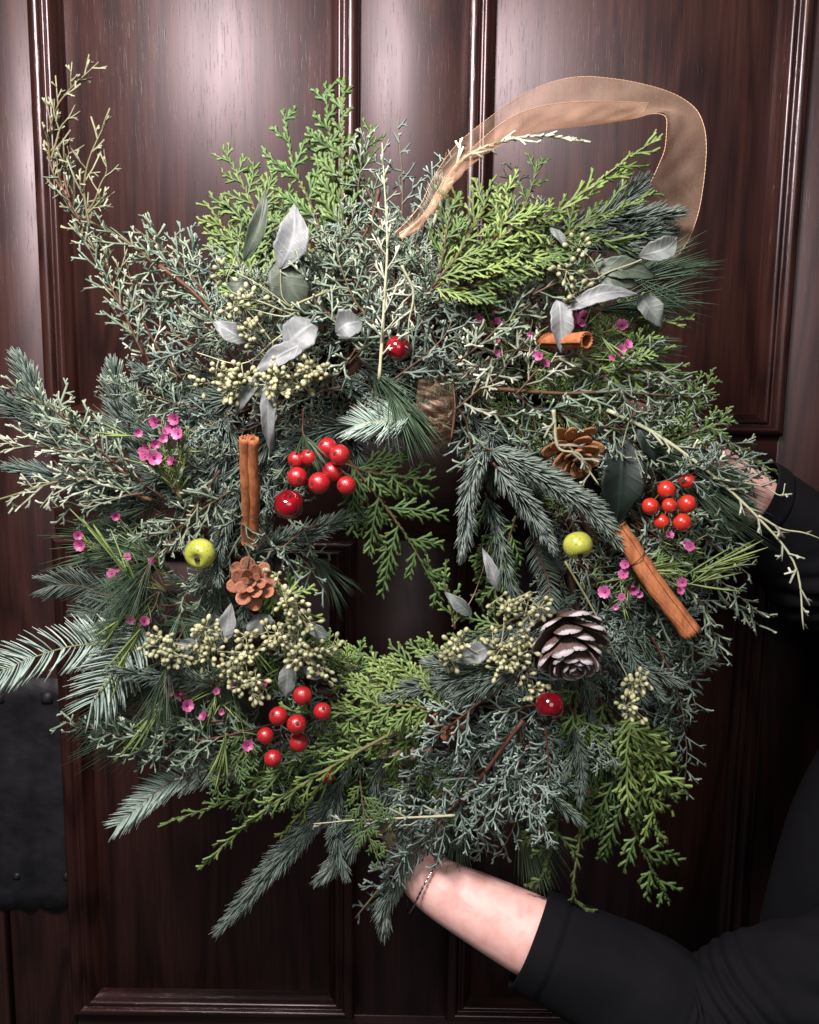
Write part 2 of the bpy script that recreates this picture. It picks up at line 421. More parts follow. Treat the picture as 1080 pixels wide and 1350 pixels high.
door = empty('panelled_door', (0.0, 0.0, -1.3))
tag(door, 'dark varnished wooden door with raised panel mouldings behind the wreath', 'door', kind='thing')
ul0 = P(28, 200, 0).x; ul1 = P(462, 60, 0).x            # outside of the upper left moulding
ur0 = P(600, 60, 0).x; ur1 = P(1050, 200, 0).x
ub = P(120, 562, 0).z; lt = P(95, 706, 0).z             # bottom of the upper panels, top of the lower ones
lb = P(300, 1336, 0).z
ll0 = P(118, 1100, 0).x - 0.012; ll1 = P(478, 1250, 0).x
lr0 = P(602, 1250, 0).x; lr1 = P(985, 1000, 0).x + 0.012
ul0 = (ul0 + ll0) / 2; ll0 = ul0; ur1 = max(ur1, lr1); lr1 = ur1
ul1 = (ul1 + ll1) / 2; ll1 = ul1; ur0 = (ur0 + lr0) / 2; lr0 = ur0
DL = P(16, 1270, 0).x; DR = ur1 + 0.13; DT = 0.95; DB = -1.3
ut = 0.80; 
TH = 0.045
grid_box('hinge_stile', DL, ul0 + 0.003, DB, DT, 0, TH, M['wood'], door)
grid_box('lock_stile', ur1 - 0.003, DR, DB, DT, 0, TH, M['wood'], door)
grid_box('muntin', ul1 - 0.003, ur0 + 0.003, ub - 0.0, ut, 0.0, TH, M['wood'], door)
grid_box('muntin', ul1 - 0.003, ur0 + 0.003, lb + 0.0, lt, 0.0, TH, M['wood'], door)
grid_box('top_rail', ul0 + 0.003, ur1 - 0.003, ut, DT, 0, TH, M['wood_h'], door)
grid_box('middle_rail', ul0 + 0.003, ur1 - 0.003, lt, ub, 0, TH, M['wood_h'], door)
grid_box('bottom_rail', ul0 + 0.003, ur1 - 0.003, DB, lb, 0, TH, M['wood_h'], door)
for (a, b, c_, d_) in ((ul0, ul1, ub, ut), (ur0, ur1, ub, ut), (ll0, ll1, lb, lt), (lr0, lr1, lb, lt)):
    grid_box('panel', a + 0.005, b - 0.005, c_ + 0.005, d_ - 0.005, 0.0115, 0.03, M['wood'], door, 0.0005)
    moulding(a, b, c_, d_, door)
# wrought iron plate with scalloped foot
def iron_plate():
    x0, x1 = DL + 0.012, ll0 - 0.004
    x0 = P(-25, 1050, 0).x
    x1 = P(99, 1040, 0).x
    z1, z0 = P(50, 893, 0).z, P(50, 1194, 0).z
    n = 40; top = []; bot = []
    for i in range(n + 1):
        t = i / n; x = x0 + (x1 - x0) * t
        s = abs(math.sin(t * math.pi * 3.5)) ** 0.6
        bot.append((x, z0 - 0.005 * s + 0.002 * math.sin(t * 23)))
        top.append((x, z1))
    v = []; 
    rows = 12
    for j in range(rows + 1):
        for i in range(n + 1):
            f = j / rows
            z = bot[i][1] * (1 - f) + top[i][1] * f
            v.append((bot[i][0], -0.0042 + 0.0006 * math.sin(i * 0.9 + j) * math.cos(j * 1.7), z))
    q = [(j * (n + 1) + i, j * (n + 1) + i + 1, (j + 1) * (n + 1) + i + 1, (j + 1) * (n + 1) + i) for j in range(rows) for i in range(n)]
    base = len(v)
    rim = [i for i in range(n + 1)] + [j * (n + 1) + n for j in range(1, rows + 1)] + [rows * (n + 1) + i for i in range(n - 1, -1, -1)] + [j * (n + 1) for j in range(rows - 1, 0, -1)]
    for r in rim: v.append((v[r][0], 0.0005, v[r][2]))
    for a in range(len(rim)):
        b = (a + 1) % len(rim)
        q.append((rim[b], rim[a], base + a, base + b))
    pl = link('iron_plate', np_mesh('iron_plate', v, [np.array(q)]), M['iron'], door)
    nail = np_mesh('nail', [(-.006, 0, -.006), (.006, 0, -.006), (.006, 0, .006), (-.006, 0, .006),
                            (-.0058, -.0015, -.0058), (.0058, -.0015, -.0058), (.0058, -.0015, .0058), (-.0058, -.0015, .0058), (0, -.006, 0)],
                   [np.array([(0, 1, 5, 4), (1, 2, 6, 5), (2, 3, 7, 6), (3, 0, 4, 7)]), np.array([(4, 5, 8), (5, 6, 8), (6, 7, 8), (7, 4, 8)])])
    nail.materials.append(M['iron'])
    for (px, py, s) in ((62, 920, 1.15), (-2, 920, 1.1), (22, 1155, 0.7), (88, 1155, 0.8)):
        c = P(px, py, -0.0042)
        attach('nail', nail, pl, Matrix.Translation(c) @ Matrix.Rotation(R(random.uniform(-12, 12)), 4, 'Y') @ Matrix.Scale(s, 4))
iron_plate()
# the jamb the door closes against
jamb = empty('door_frame', (DL - 0.08, 0, -1.3)); tag(jamb, 'dark wooden door jamb with worn edge beside the iron plate', 'door frame', kind='structure')
grid_box('jamb', DL - 0.16, DL - 0.004, -1.3, 1.1, -0.004, 0.06, M['wood'], jamb, 0.003)
grid_box('stop', DL - 0.03, DL + 0.03, -1.3, 1.1, 0.047, 0.07, M['wood'], jamb)
grid_box('jamb', DR + 0.004, DR + 0.16, -1.3, 1.1, -0.004, 0.06, M['wood'], jamb, 0.003)
grid_box('head', DL - 0.004, DR + 0.004, DT + 0.004, 1.1, -0.004, 0.06, M['wood_h'], jamb, 0.003)

for x0, x1 in ((DL - 1.4, DL - 0.163), (DR + 0.163, DR + 1.4)):
    w = grid_box('wall', x0, x1, -1.3, 1.1, 0.012, 0.08, M['iron'], None); w['kind'] = 'structure'; w.data.materials.clear(); w.data.materials.append(mat_simple('dark_plaster', (0.035, 0.030, 0.028), 0.8))

# ------------------------------------------------------------------ sprig generators
def spine_of(ctrl, n=28, wob=0.0):
    pts, L = catmull(ctrl, n)
    if wob:
        t = np.linspace(0, 1, n)[:, None]
        a = rng.normal(0, wob, (2, 3)); 
        pts = pts + a[0] * np.sin(t * 7) * t + a[1] * np.sin(t * 13 + 1) * t * 0.5
    return pts, L

def make_branches(P0, D, L, N, r0, r1, tone, bend):
    return dict(P0=P0, D=unit(D), L=L, N=unit(N), r0=r0, r1=r1, tone=tone, B=bend)
def emit(tw, br, m=3, k=3, flat=1.0, tipup=0.3):
    t = np.linspace(0, 1, m)[None, :, None]
    pts = br['P0'][:, None] + br['D'][:, None] * br['L'][:, None, None] * t + br['B'][:, None] * br['L'][:, None, None] * t ** 2
    tt = t[:, :, 0]
    rad = br['r0'][:, None] * (1 - tt) + br['r1'][:, None] * tt
    tone = br['tone'][:, None] + tipup * tt
    tw.add(pts, rad, tone, br['N'], k, flat)
def from_spine(pts, L, nrm, spacing, ang, lenf, t0, r, tone, tilt=0.25, bend=0.15, angj=0.15, nj=0.25, down=0.0):
    n = max(2, int(L * (1 - t0) / spacing))
    t = t0 + (1 - t0) * (np.arange(n) + rng.uniform(0, 0.6, n)) / n
    s = t * (len(pts) - 1); i = np.minimum(s.astype(int), len(pts) - 2); f = (s - i)[:, None]
    p = pts[i] * (1 - f) + pts[i + 1] * f
    T = unit(pts[np.minimum(i + 1, len(pts) - 1)] - pts[i])
    return _kids(p, T, np.tile(nrm, (n, 1)), np.where(np.arange(n) % 2, 1.0, -1.0), t, ang, lenf(t) * rng.uniform(0.65, 1.15, n), r, tone, tilt, bend, angj, nj, down)
def _kids(p, T, N, side, t, ang, L, r, tone, tilt, bend, angj, nj, down=0.0):
    n = len(p)
    N = unit(N + rng.normal(0, nj, (n, 3)))
    S = unit(np.cross(N, T)) * side[:, None]
    a = (ang + rng.normal(0, angj, n))[:, None]
    D = T * np.cos(a) + S * np.sin(a) + N * rng.normal(0, tilt, (n, 1))
    D[:, 2] -= down
    B = T * bend + rng.normal(0, 0.07, (n, 3)); B[:, 2] -= down * 0.5
    return make_branches(p, D, L, N, np.full(n, r), np.full(n, r * 0.7), np.full(n, tone) + rng.normal(0, 0.07, n), B)
def spawn(par, spacing, ang, lenf, t0, r, tone, tilt=0.2, bend=0.1, angj=0.15, nj=0.15):
    cnt = np.maximum(1, np.floor(par['L'] * (1 - t0) / spacing)).astype(int)
    idx = np.repeat(np.arange(len(cnt)), cnt)
    k = np.arange(len(idx)) - np.repeat(np.cumsum(cnt) - cnt, cnt)
    t = t0 + (1 - t0) * (k + rng.uniform(0.1, 0.7, len(idx))) / cnt[idx]
    p = par['P0'][idx] + par['D'][idx] * (par['L'][idx] * t)[:, None] + par['B'][idx] * (par['L'][idx] * t ** 2)[:, None]
    T = unit(par['D'][idx] + 2 * par['B'][idx] * t[:, None])
    return _kids(p, T, par['N'][idx], np.where(k % 2, 1.0, -1.0), t, ang, lenf(t, par['L'][idx]) * rng.uniform(0.7, 1.2, len(idx)), r, tone, tilt, bend, angj, nj)

def stem_mesh(pts, r, tone0=0.3, tone1=0.9, k=5):
    n = len(pts)
    rad = np.linspace(r, r * 0.35, n) * (1 + 0.12 * np.sin(np.arange(n) * 2.3))
    return tube_mesh('stem', pts, rad, k, True, None, np.repeat(np.linspace(tone0, tone1, n), k))

def g_juniper(pts, L, nrm, width=0.042, dense=1.0, thick=1.0, bare=0.08, down=0.0, openness=1.0):
    tw = Twigs(); thick *= 1.4
    lf = lambda t: width * (1.05 - t) ** 0.7 * np.where(t < 0.15, 0.7, 1.0) + 0.008
    a = from_spine(pts, L, nrm, 0.0078 / dense, 0.78, lf, bare, 0.00085 * thick, 0.35, tilt=0.4, nj=0.5, angj=0.22, down=down)
    emit(tw, a, 3, 3, 1, 0.2)
    b = spawn(a, 0.0052 / dense * openness, 0.75, lambda t, l: np.minimum(0.0145, l * 0.55) * (1.1 - 0.55 * t), 0.12, 0.00082 * thick, 0.45, 0.38, 0.12, 0.2, 0.45)
    emit(tw, b, 3, 3, 1, 0.3)
    c = spawn(b, 0.0038, 0.72, lambda t, l: np.minimum(0.0056, l * 0.6) * (1.15 - 0.4 * t), 0.25, 0.00078 * thick, 0.55, 0.35, 0.08, 0.2, 0.4)
    emit(tw, c, 2, 3, 1, 0.34)
    return tw
def g_cedar(pts, L, nrm, width=0.05, thick=1.0, spacing=0.0105, ang=0.85, bare=0.05, down=0.0, big=1.25):
    tw = Twigs(); thick *= 1.05 * big; spacing *= 0.80 * big ** 0.5
    lf = lambda t: width * (1.02 - t) ** 0.75 * np.where(t < 0.12, 0.75, 1.0) + 0.007
    a = from_spine(pts, L, nrm, spacing, ang, lf, bare, 0.0010 * thick, 0.35, 0.12, 0.18, 0.08, 0.12, down)
    b = spawn(a, 0.0027 * big, 0.70, lambda t, l: np.minimum(0.0115 * big, l * 0.42) * (1.12 - 0.75 * t), 0.04, 0.00105 * thick, 0.45, 0.06, 0.25, 0.08, 0.06)
    c = spawn(b, 0.0027 * big, 0.55, lambda t, l: np.minimum(0.0044 * big, l * 0.45) * (1.15 - 0.5 * t), 0.2, 0.00095 * thick, 0.5, 0.05, 0.2, 0.1, 0.05)
    emit(tw, a, 3, 4, 0.55, 0.15); emit(tw, b, 3, 4, 0.45, 0.25); emit(tw, c, 2, 4, 0.45, 0.35)
    # scales set along the main stem
    s = from_spine(pts, L, nrm, 0.003, 0.35, lambda t: 0.0045 + 0 * t, bare * 0.5, 0.0010 * thick, 0.4, 0.1, 0.1, 0.1, 0.1)
    emit(tw, s, 2, 4, 0.5, 0.2)
    return tw
def g_whip(pts, L, nrm, width=0.022, thick=1.0, spacing=0.009, ang=0.42, down=0.0):
    tw = Twigs(); thick *= 1.45
    lf = lambda t: width * (1.05 - t) ** 0.5 * rng.uniform(0.5, 1.1, len(t)) + 0.005
    a = from_spine(pts, L, nrm, spacing, ang, lf, 0.15, 0.0010 * thick, 0.45, 0.15, 0.05, 0.12, 0.3, down)
    b = spawn(a, 0.0050, 0.5, lambda t, l: np.minimum(0.0075, l * 0.5) * (1.1 - 0.5 * t), 0.15, 0.00095 * thick, 0.55, 0.2, 0.1, 0.12, 0.3)
    emit(tw, a, 3, 4, 0.8, 0.3); emit(tw, b, 2, 4, 0.8, 0.4)
    s = from_spine(pts, L, nrm, 0.0033, 0.3, lambda t: 0.0048 + 0 * t, 0.1, 0.0010 * thick, 0.5, 0.3, 0.0, 0.1, 0.6)
    emit(tw, s, 2, 4, 0.8, 0.3)
    return tw
def fir_needles(tw, pts, L, nrm, nl=0.016, comb=False, dens=1.0, thick=1.0, bare=0.04, tone=0.35):
    n = int(L / 0.00024 * dens * (0.45 if comb else 1.0))
    t = np.sort(rng.uniform(bare, 1.0, n))
    s = t * (len(pts) - 1); i = np.minimum(s.astype(int), len(pts) - 2); f = (s - i)[:, None]
    p = pts[i] * (1 - f) + pts[i + 1] * f
    T = unit(pts[i + 1] - pts[i])
    N = unit(np.tile(nrm, (n, 1)) - T * np.sum(nrm * T, 1, keepdims=True))
    S = np.cross(N, T)
    if comb:
        ph = np.where(np.arange(n) % 2, 0.0, np.pi) + rng.normal(0, 0.18, n)
        fw = rng.normal(1.12, 0.07, n) - 0.55 * t ** 3
    else:
        ph = rng.uniform(0, 2 * np.pi, n); fw = rng.normal(0.78, 0.13, n) - 0.55 * t ** 4
    rad = S * np.cos(ph)[:, None] + N * np.sin(ph)[:, None]
    D = unit(T * np.cos(fw)[:, None] + rad * np.sin(fw)[:, None])
    ln = nl * rng.uniform(0.8, 1.1, n) * (1 - 0.35 * t ** 6) * np.where(t < 0.1, 0.8, 1)
    up = (T * 0.22 + N * (0.10 if comb else 0.22))
    u = np.array([0, 0.35, 0.75, 1.0])[None, :, None]
    q = p[:, None] + D[:, None] * ln[:, None, None] * u + up[:, None] * ln[:, None, None] * u ** 2
    r = 0.00078 * thick
    rr = np.tile(np.array([0.6, 1.0, 0.95, 0.35]) * r, (n, 1))
    tn = tone + rng.normal(0, 0.10, (n, 1)) + np.where(np.sin(ph) < -0.2, 0.25, 0.0)[:, None] + np.array([-0.1, 0.0, 0.12, 0.25])[None]
    tw.add(q, rr, tn, rad + N * 0.3, 3, 0.75)
def g_fir(pts, L, nrm, nl=0.016, comb=False, dens=1.0, thick=1.0, side=0, tone=0.35):
    tw = Twigs()
    fir_needles(tw, pts, L, nrm, nl, comb, dens, thick, 0.04, tone)
    extra = []
    for j in range(side):
        t = 0.25 + 0.4 * j / max(side, 1) + random.uniform(0, 0.08); i = int(t * (len(pts) - 1))
        T = unit(pts[min(i + 1, len(pts) - 1)] - pts[i]); S = unit(np.cross(nrm, T)) * (1 if j % 2 else -1)
        d = unit(T * 0.72 + S * 0.65); l = L * random.uniform(0.32, 0.45)
        c = [pts[i], pts[i] + d * l * 0.5, pts[i] + d * l + T * l * 0.12]
        sp, sl = catmull(c, 14); extra.append(sp)
        fir_needles(tw, sp, sl, nrm, nl * 0.9, comb, dens, thick, 0.04, tone)
    return tw, extra
def g_pine(pts, L, nrm, nl=0.08, spread=0.5, count=34, droop=0.25, thick=1.0, t0=0.35):
    tw = Twigs()
    n = count * 5
    t = np.repeat(rng.uniform(t0, 1.0, count), 5)
    s = t * (len(pts) - 1); i = np.minimum(s.astype(int), len(pts) - 2)
    p = pts[i]; T = unit(pts[i + 1] - pts[i])
    fd = np.repeat(rng.normal(0, spread, (count, 3)), 5, 0) + rng.normal(0, 0.07, (n, 3))
    D = unit(T + fd)
    ln = nl * rng.uniform(0.7, 1.1, n)
    u = np.linspace(0, 1, 5)[None, :, None]
    B = T * 0.15 + rng.normal(0, 0.05, (n, 3)); B[:, 2] -= droop
    q = p[:, None] + D[:, None] * ln[:, None, None] * u + B[:, None] * ln[:, None, None] * u ** 2
    rr = np.tile(np.array([0.9, 1, 1, 0.85, 0.3]) * 0.00042 * thick, (n, 1))
    tn = 0.45 + rng.normal(0, 0.18, (n, 1)) + np.linspace(0, 0.25, 5)[None]
    tw.add(q, rr, tn, None, 3)
    return tw

# ------------------------------------------------------------------ the wreath
WC = W(545, 705)
wreath = empty('evergreen_wreath', WC - Vector((0, 0, 0.22)))
tag(wreath, 'large loose evergreen wreath of fir, cedar, pine and juniper held against the dark door', 'wreath')
RX, RZ = 0.165, 0.172
def ring_pt(a, ph=0.0, rr=0.0):
    """point on the wreath's body: a round the ring, ph round its section, rr the section's radius"""
    e = Vector((math.cos(a), 0, math.sin(a)))
    return Vector((WC.x + RX * e.x, WY, WC.z + RZ * e.z)) + (e * math.cos(ph) + Vector((0, -1, 0)) * math.sin(ph)) * rr
def base_ring():
    for k in range(9):
        pts = []
        for i in range(90):
            a = i / 89 * 2 * math.pi
            p = ring_pt(a, a * 5 + k * 0.7, 0.020 + 0.006 * math.sin(a * 3 + k * 2) ) + Vector((0, 0.012, 0))
            pts.append(V3(p))
        n = len(pts)
        link('twisted_vine', tube_mesh('twisted_vine', pts, 0.0052 + 0.001 * math.sin(k), 7, False, None, np.full(n * 7, 0.05 + 0.03 * k)), M['twig'], wreath)
base_ring()

NAMES = {'juniper': 'juniper_sprig', 'cedar': 'cedar_sprig', 'whip': 'cypress_sprig', 'fir': 'fir_sprig', 'pine': 'pine_sprig'}
def sprig(kind, ctrl, nrm=None, mat=None, stem='twig', sr=0.0012, wob=0.0016, label=None, parent=wreath, stone=(0.3, 0.9), **kw):
    pts, L = spine_of(ctrl, 28, wob)
    if nrm is None: nrm = np.array([random.uniform(-.35, .35), -1, random.uniform(-.1, .5)])
    nrm = unit(np.asarray(nrm, float))
    extra = []
    if kind == 'juniper': tw = g_juniper(pts, L, nrm, **kw); m = M[mat or 'juniper']; fol = 'scales'
    elif kind == 'cedar': tw = g_cedar(pts, L, nrm, **kw); m = M[mat or 'cedar']; fol = 'scales'
    elif kind == 'whip': tw = g_whip(pts, L, nrm, **kw); m = M[mat or 'cedar_bright']; fol = 'scales'
    elif kind == 'fir': tw, extra = g_fir(pts, L, nrm, **kw); m = M[mat or 'fir']; fol = 'needles'
    else: tw = g_pine(pts, L, nrm, **kw); m = M[mat or 'pine']; fol = 'needles'
    o = link(NAMES[kind], stem_mesh(pts, sr, *stone), M[stem], parent)
    if label: o['label'] = label
    for e in extra: link('side_twig', stem_mesh(e, sr * 0.7, *stone), M[stem], o)
    link(fol, tw.mesh(fol), m, o, kind='stuff')
    return o
def px(*pts, d=0.03, d1=None):
    """photo pixels -> control points, depth offset toward the viewer running d -> d1"""
    n = len(pts); d1 = d if d1 is None else d1
    return [W(p[0], p[1], (p[2] if len(p) > 2 else d + (d1 - d) * i / (n - 1))) for i, p in enumerate(pts)]

# ---- filler sprigs: a few of each kind, copied round the body
protos = {}
def make_protos():
    for kind, mats, n in (('juniper', ('juniper', 'juniper_blue'), 4), ('fir', ('fir', 'fir'), 4), ('cedar', ('cedar', 'cedar_bright'), 3), ('pine', ('pine',), 3)):
        for mi, mt in enumerate(mats):
            for v in range(n):
                L = 0.105
                ctrl = [Vector((0, 0, 0)), Vector((random.uniform(-.006, .006), random.uniform(-.004, .004), L * .5)), Vector((random.uniform(-.02, .02), random.uniform(-.012, .004), L))]
                kw = dict(juniper=dict(width=0.036, dense=1.15), fir=dict(nl=0.0165, side=v % 3, dens=0.6), cedar=dict(width=0.04, big=1.1), pine=dict(nl=0.075, count=22, droop=0.0))[kind]
                pts, Ls = spine_of(ctrl, 20, 0.001)
                nrm = unit(np.array([0.1, -1, 0.1]))
                ex = []
                if kind == 'juniper': tw = g_juniper(pts, Ls, nrm, **kw)
                elif kind == 'cedar': tw = g_cedar(pts, Ls, nrm, **kw)
                elif kind == 'fir': tw, ex = g_fir(pts, Ls, nrm, **kw)
                else: tw = g_pine(pts, Ls, nrm, **kw)
                fol = 'needles' if kind in ('fir', 'pine') else 'scales'
                fm = tw.mesh(fol); fm.materials.append(M[mt])
                sm = stem_mesh(pts, 0.0011, 0.2, 1.0); sm.materials.append(M['twig'])
                em = [stem_mesh(e, 0.0008) for e in ex]
                for x in em: x.materials.append(M['twig'])
                for mm in [fm, sm] + em: mm.polygons.foreach_set('use_smooth', np.ones(len(mm.polygons), bool))
                protos.setdefault((kind, mt), []).append((sm, fm, em, fol))
make_protos()
def place_filler(kind, mt, loc, dirn, face, scale):
    sm, fm, em, fol = random.choice(protos[(kind, mt)])
    z = Vector(dirn).normalized(); f = Vector(face); f = (f - z * f.dot(z)).normalized()
    y = -f; x = y.cross(z)
    m = Matrix.Translation(loc) @ Matrix((x, y, z)).transposed().to_4x4() @ Matrix.Scale(scale, 4)
    o = attach(NAMES[kind], sm, wreath, m)
    for e in em:
        c = bpy.data.objects.new('side_twig', e); col.objects.link(c); c.parent = o
    c = bpy.data.objects.new(fol, fm); col.objects.link(c); c.parent = o; c['kind'] = 'stuff'
# by clock position (degrees anticlockwise from the right): what mostly grows there
ZONES = [(-20, 25, [('fir', 'fir'), ('cedar', 'cedar'), ('juniper', 'juniper'), ('juniper', 'juniper_blue')]),
         (25, 60, [('juniper', 'juniper'), ('cedar', 'cedar'), ('juniper', 'juniper'), ('cedar', 'cedar'), ('cedar', 'cedar_bright')]),
         (60, 130, [('juniper', 'juniper'), ('juniper', 'juniper'), ('juniper', 'juniper_blue'), ('juniper', 'juniper')]),
         (130, 160, [('juniper', 'juniper_blue'), ('juniper', 'juniper'), ('fir', 'fir')]),
         (160, 205, [('fir', 'fir'), ('juniper', 'juniper'), ('fir', 'fir'), ('pine', 'pine')]),
         (205, 245, [('juniper', 'juniper'), ('fir', 'fir'), ('cedar', 'cedar'), ('juniper', 'juniper'), ('pine', 'pine')]),
         (245, 280, [('cedar', 'cedar_bright'), ('cedar', 'cedar'), ('juniper', 'juniper_blue'), ('fir', 'fir')]),
         (280, 340, [('juniper', 'juniper_blue'), ('juniper', 'juniper_blue'), ('fir', 'fir'), ('juniper', 'juniper_blue')])]
def zone(a):
    a = (a + 20) % 360 - 20
    for z0, z1, l in ZONES:
        if z0 <= a < z1: return l
    return ZONES[0][2]
NF = 260
for i in range(NF):
    a = i / NF * 2 * math.pi + random.uniform(-.05, .05)
    lay = i % 4                                   # 0, 1 outside; 2 front; 3 inside
    ph = (random.uniform(-.5, .5), random.uniform(0.2, 1.0), random.uniform(1.1, 2.0), random.uniform(2.1, 3.0))[lay]
    p = ring_pt(a, ph, random.uniform(0.03, 0.075) if lay < 2 else random.uniform(0.015, 0.040) if lay == 2 else random.uniform(0.02, 0.05))
    e = Vector((math.cos(a), 0, math.sin(a))); tg = Vector((-math.sin(a), 0, math.cos(a))) * (1 if random.random() < 0.7 else -1)
    front = Vector((0, -1, 0))
    if lay == 0: d = e * 1.0 + tg * random.uniform(-.5, .9) + front * random.uniform(-.25, .25)
    elif lay == 1: d = e * 0.8 + tg * random.uniform(-.2, 1.1) + front * random.uniform(0.1, .5)
    elif lay == 2: d = e * random.uniform(0.0, 0.8) + tg * random.uniform(0.4, 1.1) + front * random.uniform(0.0, .28)
    else: d = tg * 1.0 + e * random.uniform(-0.35, 0.15) + front * random.uniform(-.1, .25)
    kind, mt = random.choice(zone(math.degrees(a)))
    if lay == 3 and kind == 'pine': kind, mt = 'fir', 'fir'
    s = random.uniform(0.7, 1.0) * (0.85 if lay < 2 else 0.85 if lay == 2 else 0.75)
    if kind == 'pine': s *= 0.85
    place_filler(kind, mt, p, d, front + e * random.uniform(-.2, .6) + Vector((0, 0, random.uniform(0, .4))), s)

# ---- the sprigs one can follow in the photograph
J, C, F, PN, WH = 'juniper', 'cedar', 'fir', 'pine', 'whip'
# upper left
sprig(J, px((215, 510), (172, 430), (140, 350), (100, 285), (66, 215), (75, 140), (130, 85), d=0.03, d1=0.06), mat='juniper_olive', sr=0.0017, width=0.022, dense=1.0, bare=0.10, thick=0.95, down=-0.4, label='long arching juniper branch reaching above the rest', stone=(0.15, 0.9))
sprig(J, px((68, 210), (80, 170), (100, 140), d=0.06), mat='juniper_olive', width=0.014, dense=0.65, thick=0.9, sr=0.0012, stone=(0.8, 1), down=-0.4)
sprig(J, px((92, 262), (85, 225), (92, 190), d=0.06), mat='juniper_olive', width=0.016, dense=0.75, thick=0.9, sr=0.0012, down=-0.4)
sprig(J, px((112, 290), (135, 240), (140, 200), d=0.06), mat='juniper_olive', width=0.016, dense=0.65, thick=0.9, sr=0.0012, stone=(0.8, 1), down=-0.4)
sprig(J, px((118, 300), (112, 240), (125, 190), (145, 155), d=0.06), mat='juniper_olive', width=0.018, dense=0.7, thick=0.9, sr=0.0013, stone=(0.8, 1), down=-0.4)
sprig(J, px((190, 470), (150, 385), (112, 320), (90, 270), d=0.045), mat='juniper', width=0.022, dense=0.9, sr=0.001, thick=0.95)
sprig(J, px((105, 290), (80, 240), (75, 200), d=0.055), mat='juniper', width=0.018, dense=0.9, sr=0.001, thick=0.9)
sprig(J, px((330, 425), (240, 375), (170, 320), (105, 285), d=0.02, d1=0.05), width=0.035, sr=0.0022)
sprig(J, px((300, 420), (230, 340), (175, 300), d=0.03), width=0.034)
sprig(J, px((270, 440), (215, 370), (200, 300), d=0.02), width=0.030)
sprig(J, px((320, 400), (270, 350), (232, 310), d=0.02), mat='juniper_blue', width=0.028)
sprig(J, px((280, 470), (210, 430), (165, 395), d=0.03), mat='juniper_blue', width=0.040, dense=1.2)
sprig(J, px((300, 500), (230, 480), (180, 500), d=0.02), mat='juniper_blue', width=0.035)
sprig(J, px((370, 470), (300, 430), (250, 420), d=0.04), width=0.035)
sprig(J, px((240, 500), (205, 455), (180, 395), (165, 340), d=0.035), width=0.020, mat='juniper_pale', dense=0.7)
sprig(J, px((400, 420), (340, 370), (300, 330), d=0.03), width=0.03)
# left
sprig(J, px((200, 660), (120, 632), (60, 640), (-10, 662), d=0.04, d1=0.07), sr=0.0022, width=0.030, thick=1.05, mat='juniper_pale', stone=(0.6, 1.0), dense=0.9)
sprig(J, px((220, 660), (140, 600), (80, 550), (10, 505), d=0.04, d1=0.07), width=0.036, thick=1.15)
sprig(J, px((200, 640), (110, 600), (50, 588), (-20, 590), d=0.03, d1=0.06), width=0.03, thick=1.1, mat='juniper_pale')
sprig(J, px((190, 650), (130, 660), (70, 670), d=0.05), width=0.03)
sprig(J, px((150, 610), (105, 570), (75, 530), d=0.06), width=0.024, thick=1.1)
sprig(J, px((300, 650), (240, 690), (180, 710), d=0.06), width=0.032, thick=1.1)
sprig(J, px((290, 620), (250, 680), (215, 735), d=0.06), width=0.030)
sprig(J, px((330, 640), (320, 690), (330, 740), d=0.065), width=0.026, thick=1.05)
sprig(J, px((230, 650), (215, 620), (225, 590), d=0.06), width=0.022)
sprig(J, px((330, 700), (290, 740), (240, 790), d=0.04), width=0.03)
sprig(J, px((420, 690), (370, 720), (330, 730), d=0.04), width=0.03)
sprig(J, px((340, 700), (390, 730), (430, 780), d=0.03), width=0.03, mat='juniper_blue')
sprig(F, px((90, 590), (50, 530), (30, 480), d=-0.01), nl=0.021, tone=0.35)
sprig(F, px((90, 600), (40, 550), (-15, 515), d=-0.01), nl=0.020, tone=0.35)
sprig(F, px((190, 610), (160, 550), (150, 487), d=0.02), nl=0.019, tone=0.45)
sprig(F, px((230, 600), (190, 560), (170, 520), d=0.02), nl=0.018)
sprig(F, px((270, 640), (190, 640), (130, 655), d=0.02), nl=0.018, side=2)
sprig(F, px((200, 650), (110, 640), (20, 615), d=0.0), nl=0.018, side=1)
sprig(F, px((300, 540), (295, 600), (250, 650), d=0.035), nl=0.019, tone=0.4)
sprig(F, px((320, 520), (275, 540), (250, 590), d=0.03), nl=0.018, tone=0.35)
sprig(F, px((370, 560), (320, 620), (290, 690), d=0.03), nl=0.020, tone=0.5, side=1)
sprig(F, px((400, 540), (380, 590), (360, 640), d=0.02), nl=0.018, tone=0.3)
sprig(F, px((190, 850), (110, 850), (50, 865), (-20, 895), d=0.04, d1=0.06), nl=0.027, comb=True, dens=0.55, thick=1.5, mat='fir_pale', tone=0.6, stem='green_stem', label='pale comb-like fir sprig reaching past the iron plate')
sprig(F, px((190, 815), (160, 865), (120, 928), d=0.05, d1=0.07), nl=0.032, comb=True, dens=0.6, thick=1.5, mat='fir_pale', tone=0.6, stem='green_stem', label='pale comb-like fir sprig hanging down')
sprig(F, px((230, 800), (150, 785), (65, 768), d=0.03), nl=0.022, tone=0.5, side=2, comb=True, dens=1.3)
sprig(PN, px((270, 780), (200, 740), (160, 715), d=0.03), nl=0.07, spread=0.25, count=30)
sprig(PN, px((330, 810), (250, 830), (200, 850), d=0.01), nl=0.07, spread=0.25, count=30)
sprig(PN, px((300, 870), (230, 890), (180, 910), d=-0.01), nl=0.065, spread=0.2, count=26)
sprig(PN, px((330, 900), (270, 930), (200, 950), d=0.02), nl=0.06, spread=0.2, count=26)
sprig(PN, px((340, 960), (260, 960), (200, 960), d=0.01), nl=0.07, spread=0.2, count=30)
